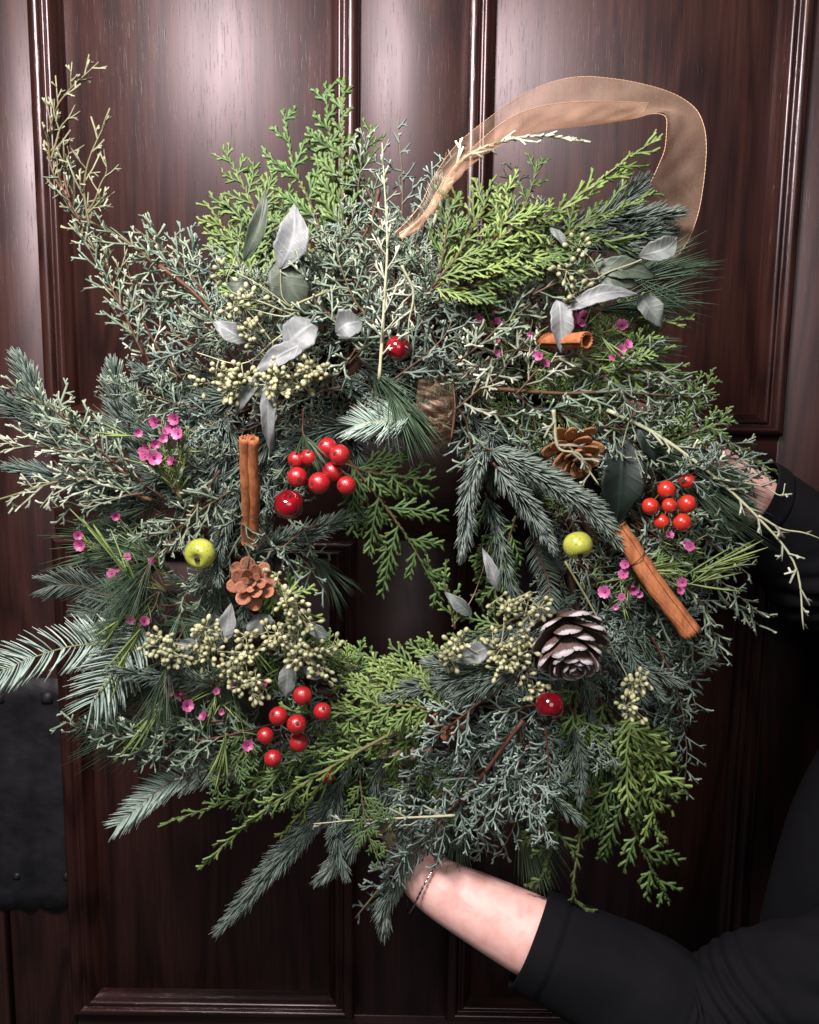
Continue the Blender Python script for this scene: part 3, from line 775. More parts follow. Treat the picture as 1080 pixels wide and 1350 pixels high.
sprig(PN, px((250, 770), (240, 810), (250, 850), d=0.035), nl=0.05, spread=0.3, count=22)
# lower left
sprig(J, px((380, 950), (260, 975), (170, 975), (82, 948), d=0.05, d1=0.06), width=0.034, thick=1.15, dense=1.2, label='feathery grey-green sprig with a pale tip')
sprig(J, px((360, 970), (260, 1000), (180, 1000), d=0.045), width=0.030, thick=1.1)
sprig(J, px((300, 950), (220, 955), (140, 970), d=0.05), width=0.028, thick=1.1)
sprig(F, px((360, 990), (280, 1010), (215, 1040), (158, 1085), d=0.02, d1=0.04), nl=0.022, tone=0.6, comb=True, dens=1.2, thick=1.2, mat='fir_pale', nrm=(0.1, -0.6, 0.9))
sprig(F, px((460, 1030), (390, 1110), (345, 1160), (298, 1218), d=0.01, d1=0.02), nl=0.018, tone=0.5, dens=1.5)
sprig(F, px((530, 1050), (470, 1100), (428, 1155), d=0.03), nl=0.018, tone=0.55, dens=1.4)
sprig(F, px((550, 1070), (525, 1150), (502, 1222), d=0.03), nl=0.018, tone=0.55, dens=1.4)
sprig(F, px((330, 1000), (370, 1010), (440, 1040), d=-0.01), nl=0.018, side=2)
sprig(WH, px((520, 965), (420, 1020), (330, 1085), (262, 1145), d=0.07, d1=0.05), sr=0.0018, stem='green_stem', width=0.03, label='long yellow-green whip below the berries')
sprig(WH, px((500, 960), (400, 1000), (320, 1050), (215, 1085), d=0.05), stem='green_stem', width=0.024, mat='cedar')
sprig(WH, px((520, 940), (430, 940), (370, 935), d=0.06), stem='green_stem', width=0.020)
sprig(WH, px((540, 960), (460, 1000), (400, 1070), (370, 1100), d=0.04), stem='green_stem', width=0.03)
sprig(WH, px((540, 930), (450, 970), (390, 1010), (330, 1030), d=0.04), stem='green_stem', width=0.035, mat='cedar')
sprig(C, px((560, 960), (500, 1010), (440, 1040), d=0.03), width=0.035)
sprig(C, px((590, 930), (520, 960), (430, 980), d=0.045), mat='cedar_bright', width=0.035)
sprig(C, px((620, 900), (540, 905), (440, 905), d=0.05), mat='cedar_bright', width=0.032)
sprig(C, px((610, 870), (540, 880), (470, 860), d=0.03), mat='cedar', width=0.032)
sprig(C, px((640, 920), (590, 880), (555, 840), d=0.03), mat='cedar_bright', width=0.028)
sprig(C, px((600, 940), (520, 930), (440, 960), d=0.065), mat='cedar_bright', width=0.035)
sprig(C, px((570, 970), (500, 980), (430, 1010), d=0.06), mat='cedar_bright', width=0.03)
sprig(C, px((560, 900), (500, 900), (450, 940), d=0.05), mat='cedar_bright', width=0.03)
sprig(C, px((330, 830), (370, 790), (400, 740), d=0.03), mat='cedar', width=0.02)
sprig(C, px((350, 770), (385, 800), (410, 840), d=0.06), mat='cedar_bright', width=0.022)
sprig(C, px((430, 880), (400, 850), (380, 830), d=0.03), width=0.03)
sprig(C, px((480, 900), (450, 870), (400, 860), d=0.025), mat='cedar', width=0.03)
# top
sprig(C, px((350, 400), (310, 330), (272, 265), d=0.0), mat='cedar_bright', width=0.046)
sprig(C, px((380, 380), (345, 290), (293, 193), d=-0.005), mat='cedar', width=0.050)
sprig(C, px((350, 400), (330, 350), (310, 300), d=0.01), mat='cedar', width=0.045)
sprig(C, px((420, 360), (400, 310), (370, 270), d=0.01), mat='cedar', width=0.04)
sprig(C, px((370, 420), (340, 370), (300, 340), d=0.02), mat='cedar_bright', width=0.04)
sprig(C, px((430, 320), (395, 235), (372, 145), d=0.01), mat='cedar', width=0.036, spacing=0.016, thick=1.25)
sprig(C, px((440, 320), (440, 220), (428, 110), d=0.0), mat='cedar', width=0.030, thick=1.3)
sprig(C, px((450, 330), (452, 210), (453, 100), d=0.015), mat='cedar', width=0.026, thick=1.4)
sprig(C, px((450, 320), (475, 240), (492, 165), d=0.0), mat='cedar', width=0.024, thick=1.1)
sprig(F, px((420, 360), (360, 320), (330, 290), d=-0.01), nl=0.016)
sprig(J, px((500, 500), (507, 400), (510, 290), (503, 190), d=0.07, d1=0.06), mat='juniper_pale', sr=0.0017, stem='green_stem', width=0.016, dense=0.9, thick=1.0, stone=(1.0, 1.0), label='pale upright juniper stem at the top')
sprig(J, px((530, 350), (545, 390), (537, 450), d=0.08), mat='juniper_pale', sr=0.0014, stem='green_stem', width=0.016, dense=1.0, thick=1.0, stone=(1.0, 1.0))
sprig(J, px((490, 400), (470, 290), (485, 170), d=0.01), width=0.026, mat='juniper')
sprig(J, px((520, 380), (530, 280), (525, 160), d=0.0), width=0.03, mat='juniper_blue', dense=0.8)
sprig(J, px((530, 400), (560, 300), (590, 200), d=0.01), width=0.03, mat='juniper_blue', dense=0.9)
sprig(J, px((520, 370), (490, 260), (450, 230), d=0.01), width=0.03)
sprig(WH, px((570, 300), (600, 220), (670, 185), (775, 183), d=0.03, d1=0.05), mat='juniper_pale', sr=0.0018, stem='green_stem', width=0.022, spacing=0.02, stone=(1, 1), label='thin pale stem arching over the ribbon')
for a in (((560, 480), (470, 400), (430, 300)), ((520, 430), (450, 350), (400, 300)), ((470, 450), (420, 400), (380, 340)), ((560, 440), (520, 370), (480, 300)),
          ((580, 430), (560, 350), (540, 280)), ((600, 460), (620, 400), (600, 340)), ((460, 480), (500, 430), (520, 370)), ((430, 500), (400, 460), (420, 400)),
          ((640, 440), (600, 400), (560, 400)), ((520, 500), (570, 460), (600, 420))):
    sprig(J, px(*a, d=random.uniform(0.03, 0.065)), mat=random.choice(['juniper', 'juniper', 'juniper_blue']), width=0.034, thick=1.05)
# band above the opening
for a in (((600, 480), (650, 440), (700, 400)), ((620, 420), (670, 400), (730, 390)), ((640, 520), (600, 480), (560, 440)), ((600, 540), (650, 500), (690, 450)),
          ((700, 460), (650, 470), (600, 500)), ((720, 440), (680, 400), (640, 380)), ((740, 420), (700, 430), (660, 440)), ((680, 520), (720, 480), (780, 470)),
          ((590, 520), (620, 570), (610, 620)), ((640, 540), (680, 560), (700, 600)), ((700, 390), (740, 370), (790, 350)), ((450, 510), (400, 520), (350, 540)),
          ((560, 420), (580, 470), (560, 520)), ((470, 460), (440, 500), (400, 520))):
    sprig(J, px(*a, d=random.uniform(0.035, 0.07)), mat=random.choice(['juniper', 'juniper', 'juniper_pale']), width=0.030, thick=1.1, dense=0.9)
sprig(PN, px((470, 470), (510, 510), (530, 540), d=0.05), nl=0.045, spread=0.35, count=30)
sprig(F, px((545, 545), (505, 555), (468, 560), d=0.05), nl=0.024, comb=True, dens=1.5, tone=0.6, mat='fir_pale', nrm=(0.0, -0.7, 0.7), stem='green_stem')
sprig(F, px((470, 560), (420, 570), (380, 590), d=0.03), nl=0.018)
sprig(PN, px((400, 540), (400, 570), (410, 590), d=0.065), nl=0.026, spread=0.7, count=16)
for a in (((600, 500), (540, 520), (470, 530)), ((380, 520), (440, 540), (500, 540)), ((640, 520), (610, 550), (560, 570)), ((430, 500), (480, 520), (520, 550)), ((700, 560), (650, 560), (600, 550)), ((460, 480), (520, 490), (600, 490))):
    sprig(F, px(*a, d=random.uniform(-0.01, 0.02)), nl=0.017, tone=0.3, dens=0.8)
for a in (((480, 500), (530, 510), (590, 510)), ((620, 500), (640, 560), (650, 610)), ((450, 510), (440, 550), (460, 580)), ((660, 500), (700, 540), (710, 590)), ((560, 480), (600, 520), (610, 570)), ((420, 500), (380, 520), (350, 560)), ((700, 500), (740, 520), (790, 530))):
    sprig(J, px(*a, d=random.uniform(0.01, 0.04)), mat=random.choice(['juniper', 'juniper_blue']), width=0.030, thick=1.0)
for a in (((470, 540), (520, 560), (570, 575)), ((640, 560), (600, 575), (560, 580)), ((440, 560), (470, 590), (480, 620)), ((500, 520), (560, 540), (620, 560)), ((590, 540), (640, 580), (650, 640))):
    sprig(F, px(*a, d=random.uniform(0.0, 0.02)), nl=0.017, tone=0.3, dens=0.8)
for a in (((500, 520), (540, 550), (600, 560)), ((640, 530), (620, 580), (610, 620)), ((460, 530), (500, 560), (520, 590))):
    sprig(J, px(*a, d=random.uniform(0.01, 0.03)), mat='juniper_blue', width=0.028)
# upper right
for a, mt, w in ((((570, 380), (620, 310), (650, 240)), 'cedar_bright', 0.040), (((560, 390), (640, 330), (730, 270)), 'cedar_bright', 0.045), (((600, 390), (680, 350), (760, 310)), 'cedar', 0.042),
                 (((580, 360), (590, 300), (590, 250)), 'cedar', 0.032), (((650, 350), (690, 280), (715, 205)), 'cedar', 0.028), (((620, 380), (700, 330), (740, 330)), 'cedar_bright', 0.040),
                 (((700, 340), (760, 300), (800, 280)), 'cedar', 0.035), (((640, 330), (670, 280), (665, 240)), 'cedar_bright', 0.035)):
    sprig(C, px(*a, d=0.065), mat=mt, width=w, nrm=(0.1, -1, 0.6))
sprig(WH, px((690, 320), (760, 260), (820, 215), (870, 180), d=0.04), stem='green_stem', width=0.03, label='yellow-green whip crossing inside the ribbon loop')
sprig(WH, px((700, 300), (770, 260), (830, 220), d=0.03), stem='green_stem', width=0.02)
sprig(WH, px((720, 330), (790, 290), (865, 252), d=0.05), stem='green_stem', width=0.035, mat='cedar')
sprig(WH, px((720, 340), (770, 310), (830, 325), d=0.05), stem='green_stem', width=0.03, mat='cedar')
sprig(F, px((720, 310), (800, 290), (885, 285), d=0.02), nl=0.019, tone=0.45, side=2)
sprig(F, px((760, 330), (830, 310), (880, 305), d=0.015), nl=0.018, tone=0.4)
sprig(F, px((600, 330), (580, 280), (575, 250), d=0.02), nl=0.017, tone=0.5)
sprig(PN, px((770, 400), (830, 370), (860, 360), d=0.02), nl=0.058, spread=0.22, count=34, droop=0.08)
sprig(PN, px((760, 420), (820, 400), (850, 395), d=0.02), nl=0.055, spread=0.25, count=30, droop=0.1)
sprig(PN, px((730, 420), (790, 450), (840, 460), d=0.03), nl=0.045, spread=0.25, count=26, droop=0.1)
# right
sprig(J, px((640, 512), (750, 518), (860, 520), (920, 525), d=0.055), sr=0.0022, width=0.028, stone=(0.55, 0.7), thick=1.1, bare=0.35, label='reddish bare juniper stem running across')
sprig(J, px((730, 540), (735, 590), (770, 600), (785, 640), d=0.08), mat='juniper_pale', width=0.016, dense=0.6, thick=1.15, stem='green_stem', stone=(1, 1), sr=0.0018)
sprig(J, px((820, 520), (900, 550), (970, 590), (1015, 625), d=0.04), mat='juniper', width=0.03, thick=1.1)
sprig(J, px((780, 500), (860, 490), (930, 540), d=0.05), mat='juniper', width=0.028)
sprig(J, px((800, 540), (860, 570), (930, 620), (1000, 680), (1050, 745), (1058, 830), d=0.05, d1=0.08), mat='juniper_pale', width=0.014, dense=0.6, thick=1.2, sr=0.0019, stem='green_stem', stone=(1, 1), label='long pale forked stem hanging over the black sleeve')
sprig(J, px((1000, 680), (1040, 700), (1090, 712), d=0.07), mat='juniper_pale', width=0.008, dense=0.4, thick=1.3, stem='green_stem', stone=(1, 1))
sprig(J, px((940, 630), (1000, 640), (1030, 655), (1034, 635), d=0.07), mat='juniper_pale', width=0.008, dense=0.4, thick=1.3, stem='green_stem', stone=(1, 1))
sprig(J, px((780, 530), (850, 600), (870, 650), d=0.045), width=0.028)
sprig(J, px((700, 540), (760, 550), (830, 570), d=0.05), width=0.03)
sprig(J, px((830, 680), (900, 730), (960, 775), (1010, 815), d=0.04, d1=0.05), mat='juniper', width=0.026, thick=1.1, dense=0.8)
sprig(J, px((850, 650), (920, 690), (985, 735), d=0.03), mat='juniper', width=0.028)
sprig(J, px((840, 760), (890, 800), (950, 870), d=0.02), mat='juniper_blue', width=0.026)
sprig(J, px((820, 640), (850, 680), (870, 720), d=0.04), mat='juniper_blue', width=0.03)
for a in (((860, 620), (920, 650), (985, 690)), ((850, 590), (930, 625), (990, 668)), ((850, 640), (900, 680), (950, 715)), ((880, 590), (940, 630), (985, 660)), ((870, 570), (940, 600), (1000, 640))):
    sprig(J, px(*a, d=0.035), mat='juniper', width=0.028, dense=1.15)
sprig(F, px((860, 610), (920, 645), (970, 680), d=0.02), nl=0.018, tone=0.3)
sprig(PN, px((850, 600), (900, 640), (930, 665), d=0.03), nl=0.06, spread=0.15, count=34, droop=0.1)
for a, w in ((((830, 690), (900, 740), (960, 780), (1005, 835)), 0.024), (((850, 720), (920, 790), (955, 870)), 0.024), (((860, 660), (940, 720), (990, 760)), 0.022), (((840, 780), (890, 830), (945, 880)), 0.022),
             (((820, 700), (860, 740), (900, 770)), 0.026), (((800, 640), (840, 690), (850, 740)), 0.026), (((880, 640), (950, 700), (985, 730)), 0.020), (((860, 840), (890, 900), (905, 960)), 0.022)):
    sprig(J, px(*a, d=0.04), mat='juniper', width=w, thick=1.05)
sprig(WH, px((850, 490), (910, 540), (970, 590), (1025, 625), d=0.03, d1=0.03), stem='green_stem', width=0.012)
sprig(WH, px((800, 470), (870, 480), (930, 530), d=0.04), stem='green_stem', width=0.03, mat='cedar')
sprig(WH, px((790, 440), (850, 425), (915, 420), d=0.03), stem='green_stem', width=0.02)
sprig(C, px((770, 470), (800, 490), (850, 505), d=0.05), mat='cedar_bright', width=0.024)
sprig(PN, px((820, 570), (880, 600), (920, 615), d=0.045), nl=0.065, spread=0.12, count=44, droop=0.05)
sprig(PN, px((800, 560), (860, 600), (900, 625), d=0.04), nl=0.065, spread=0.13, count=40, droop=0.12)
sprig(PN, px((780, 770), (810, 790), (840, 820), d=0.03), nl=0.045, spread=0.3, count=24)
sprig(F, px((655, 560), (620, 640), (610, 728), d=0.035), nl=0.0145, tone=0.6, dens=1.5, label='slim blue-green fir tip hanging into the opening')
sprig(F, px((640, 590), (710, 625), (770, 665), (815, 712), d=0.065, d1=0.075), nl=0.0165, tone=0.48, dens=1.7, thick=1.1)
sprig(F, px((650, 610), (690, 660), (725, 715), d=0.065), nl=0.0155, tone=0.55, dens=1.5, thick=1.1)
sprig(F, px((620, 550), (670, 590), (700, 640), d=0.03), nl=0.017, tone=0.3)
sprig(F, px((700, 700), (720, 760), (728, 810), d=0.03), nl=0.014, comb=True, dens=0.7, tone=0.4)
sprig(F, px((640, 650), (660, 720), (680, 790), d=0.005), nl=0.016, tone=0.3)
sprig(C, px((640, 660), (655, 730), (630, 800), d=0.0), width=0.03, mat='cedar')
sprig(C, px((680, 680), (660, 750), (650, 810), d=0.01), width=0.03, mat='cedar')
sprig(C, px((690, 810), (650, 830), (600, 850), d=0.01), width=0.03, mat='cedar')
# the cedar fern that hangs into the opening
sprig(C, px((455, 600), (500, 660), (545, 715), (580, 790), d=0.03), width=0.070, spacing=0.016, big=1.4, nrm=(0, -1, 0.1), label='flat cedar frond hanging into the opening')
sprig(C, px((450, 610), (500, 625), (570, 632), d=0.03), width=0.034, big=1.3, nrm=(0, -1, 0.1))
sprig(C, px((450, 620), (480, 650), (495, 720), d=0.03), width=0.030, big=1.3, nrm=(0, -1, 0.1))
sprig(C, px((600, 830), (590, 780), (560, 740), d=0.01), width=0.02)
sprig(F, px((330, 730), (400, 705), (470, 680), d=0.03), nl=0.016, tone=0.35)
sprig(PN, px((380, 720), (400, 730), (430, 750), d=0.0), nl=0.035, spread=0.4, count=12)
# bottom
sprig(F, px((660, 870), (590, 900), (515, 915), d=0.055), nl=0.017, tone=0.5, side=1)
sprig(F, px((690, 880), (640, 900), (590, 930), d=0.06), nl=0.019, tone=0.4)
sprig(J, px((690, 950), (620, 1040), (550, 1110), (468, 1212), d=0.06, d1=0.04), mat='juniper_blue', width=0.030, thick=1.1, sr=0.0022)
sprig(J, px((600, 1075), (530, 1078), (460, 1085), (418, 1082), d=0.07), mat='juniper_pale', width=0.012, dense=0.6, stem='green_stem', sr=0.0014, stone=(1, 1), thick=1.1)
for a in (((700, 950), (650, 980), (590, 1000)), ((680, 960), (600, 1000), (530, 1060)), ((700, 980), (660, 1040), (610, 1110)), ((690, 950), (690, 1040), (660, 1130)), ((720, 960), (720, 1030), (690, 1090)),
          ((640, 920), (590, 960), (540, 1000)), ((640, 1010), (560, 1060), (490, 1090)), ((620, 1040), (560, 1110), (500, 1150)), ((600, 980), (550, 1040), (520, 1100)), ((740, 930), (700, 930), (640, 940)),
          ((700, 900), (680, 960), (640, 1010)), ((660, 1000), (640, 1070), (640, 1130))):
    sprig(J, px(*a, d=random.uniform(0.03, 0.07)), mat='juniper_blue', width=0.034, thick=1.05, dense=1.1)
sprig(PN, px((660, 1020), (680, 1060), (690, 1090), d=0.0), nl=0.07, spread=0.25, count=30)
sprig(PN, px((620, 1020), (600, 1060), (600, 1080), d=0.0), nl=0.06, spread=0.25, count=24)
# lower right
for a, w in ((((820, 780), (870, 870), (900, 960), (905, 1045)), 0.026), (((850, 830), (880, 920), (890, 1000)), 0.028), (((780, 760), (830, 830), (880, 900)), 0.034),
             (((790, 880), (840, 930), (880, 970)), 0.030), (((760, 740), (820, 790), (870, 830)), 0.034), (((840, 780), (900, 850), (915, 930)), 0.028)):
    sprig(J, px(*a, d=0.025), mat='juniper_blue', width=w)
for a, w in ((((770, 920), (800, 1000), (835, 1090), (882, 1192)), 0.066), (((770, 930), (745, 1010), (730, 1090), (712, 1172)), 0.056), (((790, 920), (840, 990), (880, 1050)), 0.052),
             (((800, 950), (850, 1040), (870, 1110)), 0.046), (((760, 900), (760, 980), (770, 1040)), 0.038), (((830, 930), (870, 1000), (885, 1060)), 0.042), (((750, 930), (790, 1000), (800, 1080)), 0.046)):
    sprig(C, px(*a, d=0.04), mat=random.choice(['cedar', 'cedar_bright']), width=w, nrm=(random.uniform(-.3, .3), -1, random.uniform(0, .4)), down=0.04, spacing=0.0150, big=1.6)
sprig(WH, px((778, 1040), (762, 1120), (757, 1180), (785, 1208), d=0.045), mat='cedar', width=0.010, stem='twig', sr=0.0018, stone=(0.7, 1.0))
sprig(PN, px((790, 880), (800, 930), (800, 970), d=0.01), nl=0.06, spread=0.2, count=30)

# bare reddish twigs seen between the green
for a in (((210, 350), (260, 390), (300, 440)), ((640, 985), (610, 1020), (590, 1050)), ((688, 920), (686, 960), (690, 1000)), ((500, 250), (490, 290), (470, 330)), ((600, 500), (600, 540), (595, 580))):
    pts, L = catmull(px(*a, d=0.045), 14)
    link('bare_twig', stem_mesh(pts, 0.0022, 0.35, 0.55, 6), M['twig'], wreath)

# ------------------------------------------------------------------ seeded eucalyptus
def leaf_mesh(base, tip, width, cup=0.25, curl=0.15, nrm=(0, -1, 0.2), side=0.0, blunt=0.35):
    b, t = V3(base), V3(tip); ax = t - b; L = np.linalg.norm(ax); T = ax / L
    N = unit(np.asarray(nrm, float)); N = unit(N - T * np.dot(N, T)); S = np.cross(N, T)
    nu, nv = 40, 13
    v = []; tone = []
    for i in range(nu):
        u = i / (nu - 1)
        w = width * 0.5 * (math.sin(math.pi * u ** (0.62 + blunt * 0.5)) ** (1.15 - blunt * 0.5) + 0.02) * (1 + 0.05 * math.sin(u * 17 + b[0] * 90) + 0.03 * math.sin(u * 41 + b[2] * 200))
        mid = b + T * L * u + N * L * curl * math.sin(u * math.pi) + S * side * L * math.sin(u * math.pi)
        for j in range(nv):
            s = (j / (nv - 1) * 2 - 1)
            v.append(mid + S * w * s + N * (abs(s) ** 1.6 * w * cup + 0.0007 * math.sin(u * 9 + s * 3)))
            tone.append(max(1.0 - min(1, abs(s) * 6), 0.45 * max(0.0, math.cos((u * 8 - abs(s) * 1.3) * 2 * math.pi)) ** 6))
    top = list(v); n = nu * nv
    v = v + [p - N * 0.0005 for p in top]; tone = tone * 2
    q = []
    for i in range(nu - 1):
        for j in range(nv - 1):
            a, b_, c, d = i * nv + j, i * nv + j + 1, (i + 1) * nv + j + 1, (i + 1) * nv + j
            q.append((a, d, c, b_)); q.append((n + a, n + b_, n + c, n + d))
    rim = [j for j in range(nv)] + [i * nv + nv - 1 for i in range(1, nu)] + [(nu - 1) * nv + j for j in range(nv - 2, -1, -1)] + [i * nv for i in range(nu - 2, 0, -1)]
    for a in range(len(rim)):
        b_ = (a + 1) % len(rim); q.append((rim[a], rim[b_], n + rim[b_], n + rim[a]))
    return np_mesh('leaf', v, [np.array(q)], tone)
def seeds(tw_seed, tw_stem, c, spread, n, axis=(0, -1, 0)):
    """umbels of tear-shaped seed pods around point c"""
    c = V3(c); spread = np.asarray(spread)
    nu = max(1, n // 7)
    for _ in range(nu):
        hub = c + rng.uniform(-1, 1, 3) * spread
        k = rng.integers(6, 10)
        d = unit(rng.normal(0, 1, (k, 3)) + np.array([0, -0.75, 0.1]))
        ls = rng.uniform(0.0055, 0.0085, k)[:, None]
        s0 = hub + d * ls * 0.15; s1 = hub + d * ls
        tw_stem.add(np.stack([np.tile(hub, (k, 1)), s1], 1), np.full((k, 2), 0.00045), np.full((k, 2), 0.8), None, 3)
        u = np.array([0, 0.2, 0.5, 0.78, 0.95, 1.0])
        r = np.array([0.25, 0.62, 1.0, 0.85, 0.45, 0.15]) * 0.0021
        sl = rng.uniform(0.0052, 0.0068, k)[:, None, None]
        pts = s1[:, None] + d[:, None] * sl * u[None, :, None]
        tn = 0.55 + rng.normal(0, 0.13, (k, 1)) + np.array([-0.3, -0.1, 0.1, 0.2, 0.25, -0.3])[None]
        tw_seed.add(pts, np.tile(r, (k, 1)) * rng.uniform(0.85, 1.15, (k, 1)), tn, None, 7)
    return
def eucalyptus(label, stem_pts, leaves, clusters, d=0.07, stems=None):
    base = px(*stem_pts[0], d=d)[0] if False else None
    allp = px(*stem_pts, d=d)
    root = empty('eucalyptus_spray', allp[0]); tag(root, label, 'eucalyptus', 'sprays of seeded eucalyptus tucked into the wreath')
    pts, L = catmull(allp, 24)
    link('stem', stem_mesh(pts, 0.0011, 0.5, 1.0, 6), M['green_stem'], root)
    for s in (stems or []):
        p2, _ = catmull(px(*s, d=d), 16); link('side_stem', stem_mesh(p2, 0.0008, 0.6, 1.0, 5), M['green_stem'], root)
    for lf in leaves:
        (x0, y0), (x1, y1), w, mt = lf[:4]; kw = lf[4] if len(lf) > 4 else {}
        dd = kw.pop('d', d); dt = kw.pop('dt', dd)
        me = leaf_mesh(W(x0, y0, dd), W(x1, y1, dt), w / 1436, **kw)
        o = link('leaf', me, M['leaf_' + mt], root)
    for (cx, cy, sx, sy, n) in clusters:
        a, b = Twigs(), Twigs()
        cc = W(cx, cy, d + 0.004)
        seeds(a, b, cc, (sx / 1436, 0.008, sy / 1436), n)
        o = link('seed_cluster', a.mesh('seed_cluster'), M['seed'], root, kind='stuff')
        # short stalks of that cluster, gathered to one twig
        hub = V3(cc); near = pts[np.argmin(np.linalg.norm(pts - hub, axis=1))]
        tp, _ = catmull([near, (near + hub) / 2 + np.array([0, -0.003, 0.002]), hub], 10)
        link('stalk', stem_mesh(tp, 0.0008, 0.7, 1.0, 5), M['green_stem'], root)
        link('pod_stalks', b.mesh('pod_stalks'), M['green_stem'], root, kind='stuff')
eucalyptus('seeded eucalyptus with pale narrow leaves fanned above the upright cinnamon stick',
    [(430, 385), (385, 405), (398, 420), (360, 450), (320, 480), (260, 465)],
    [((370, 355), (388, 268), 38, 'pale', dict(curl=0.1, side=-0.12)), ((322, 345), (350, 250), 20, 'dark', dict(side=-0.1, cup=0.5)), ((380, 330), (408, 412), 46, 'dark', dict(side=-0.15, d=0.06)),
     ((325, 452), (280, 424), 22, 'pale', dict()), ((375, 460), (418, 425), 42, 'pale', dict(curl=0.2, cup=0.1, blunt=0.8)), ((405, 452), (335, 492), 24, 'pale', dict(d=0.075)),
     ((443, 440), (478, 425), 34, 'pale', dict(curl=0.45, cup=0.5, blunt=0.9)), ((357, 485), (357, 600), 18, 'pale', dict(d=0.075, dt=0.06)), ((345, 490), (310, 550), 16, 'grey', dict()),
     ((300, 375), (350, 395), 26, 'dark', dict(d=0.05)), ((400, 395), (430, 410), 32, 'dark', dict(d=0.05))],
    [(285, 500, 26, 14, 60), (322, 500, 14, 16, 30), (322, 405, 16, 12, 32), (382, 500, 26, 16, 64), (415, 485, 20, 14, 40), (320, 430, 12, 14, 18), (305, 355, 16, 6, 10)],
    stems=[((398, 420), (350, 400), (300, 380), (310, 340)), ((360, 450), (358, 480), (357, 500)), ((398, 420), (360, 415), (325, 405)), ((370, 355), (372, 390), (385, 405))])
eucalyptus('dense cream eucalyptus seed spray lying below the small brown pine cone',
    [(430, 870), (380, 850), (320, 860), (260, 855), (200, 840)],
    [((297, 845), (305, 795), 22, 'pale', dict(curl=0.05)), ((350, 835), (338, 810), 36, 'grey', dict(blunt=0.9, d=0.06)), ((382, 872), (378, 922), 22, 'grey', dict()),
     ((405, 825), (436, 840), 16, 'grey', dict()), ((400, 880), (432, 892), 18, 'pale', dict()), ((262, 848), (232, 850), 14, 'grey', dict(d=0.06))],
    [(205, 845, 18, 10, 34), (232, 856, 16, 10, 34), (275, 842, 18, 14, 46), (268, 870, 12, 12, 26), (318, 880, 22, 16, 60), (345, 850, 22, 16, 56), (385, 850, 20, 16, 56), (330, 905, 22, 12, 44), (425, 870, 16, 16, 28), (395, 825, 14, 14, 26)])
eucalyptus('short eucalyptus seed spray beside the small brown pine cone',
    [(420, 850), (395, 810), (370, 780), (362, 755)], [], [(385, 790, 12, 14, 22), (370, 765, 8, 10, 12), (410, 850, 12, 12, 16)], d=0.068)
eucalyptus('thin eucalyptus spray of small pods left of the frosted pine cone',
    [(700, 780), (670, 800), (660, 850), (640, 870)],
    [((658, 780), (636, 722), 16, 'pale', dict(d=0.05)), ((650, 850), (598, 872), 26, 'pale', dict(curl=0.1)), ((622, 812), (586, 780), 18, 'grey', dict(d=0.02))],
    [(660, 800, 20, 14, 34), (695, 800, 14, 12, 28), (668, 850, 18, 20, 60), (655, 870, 14, 12, 30), (690, 870, 12, 20, 24), (700, 900, 12, 8, 14), (588, 862, 12, 10, 24), (610, 850, 14, 8, 16)],
    d=0.065, stems=[((665, 850), (610, 865), (580, 860)), ((700, 780), (690, 830), (700, 895))])
eucalyptus('drooping stem of green pods hanging right of the frosted pine cone',
    [(745, 740), (780, 800), (810, 860), (828, 895), (830, 930)], [], [(828, 905, 14, 12, 30), (828, 930, 12, 12, 26), (800, 850, 8, 10, 8)], d=0.062)
eucalyptus('eucalyptus with grey curled leaves draped over the short cinnamon stick',
    [(740, 400), (770, 380), (800, 360), (840, 345), (880, 325)],
    [((737, 392), (740, 466), 27, 'pale', dict(cup=0.3)), ((748, 408), (842, 388), 20, 'pale', dict(curl=0.12, side=0.08, d=0.075)), ((842, 390), (872, 432), 28, 'grey', dict(d=0.05)),
     ((842, 338), (893, 312), 26, 'grey', dict(curl=0.35, cup=0.5, side=-0.2)), ((775, 352), (868, 366), 26, 'dark', dict(d=0.06)), ((788, 368), (842, 376), 24, 'dark', dict(d=0.065)), ((725, 300), (750, 330), 10, 'grey', dict())],
    [(735, 352, 12, 8, 14), (768, 330, 8, 8, 8), (760, 390, 8, 5, 8)], d=0.07)
eucalyptus('large deep green eucalyptus leaf between the amber pine cone and the orange-red rosehips',
    [(835, 540), (828, 560), (820, 590)], [((820, 572), (812, 692), 54, 'black', dict(blunt=0.5, cup=0.25, d=0.045)), ((840, 560), (865, 610), 24, 'black', dict(d=0.05))], [], d=0.058)

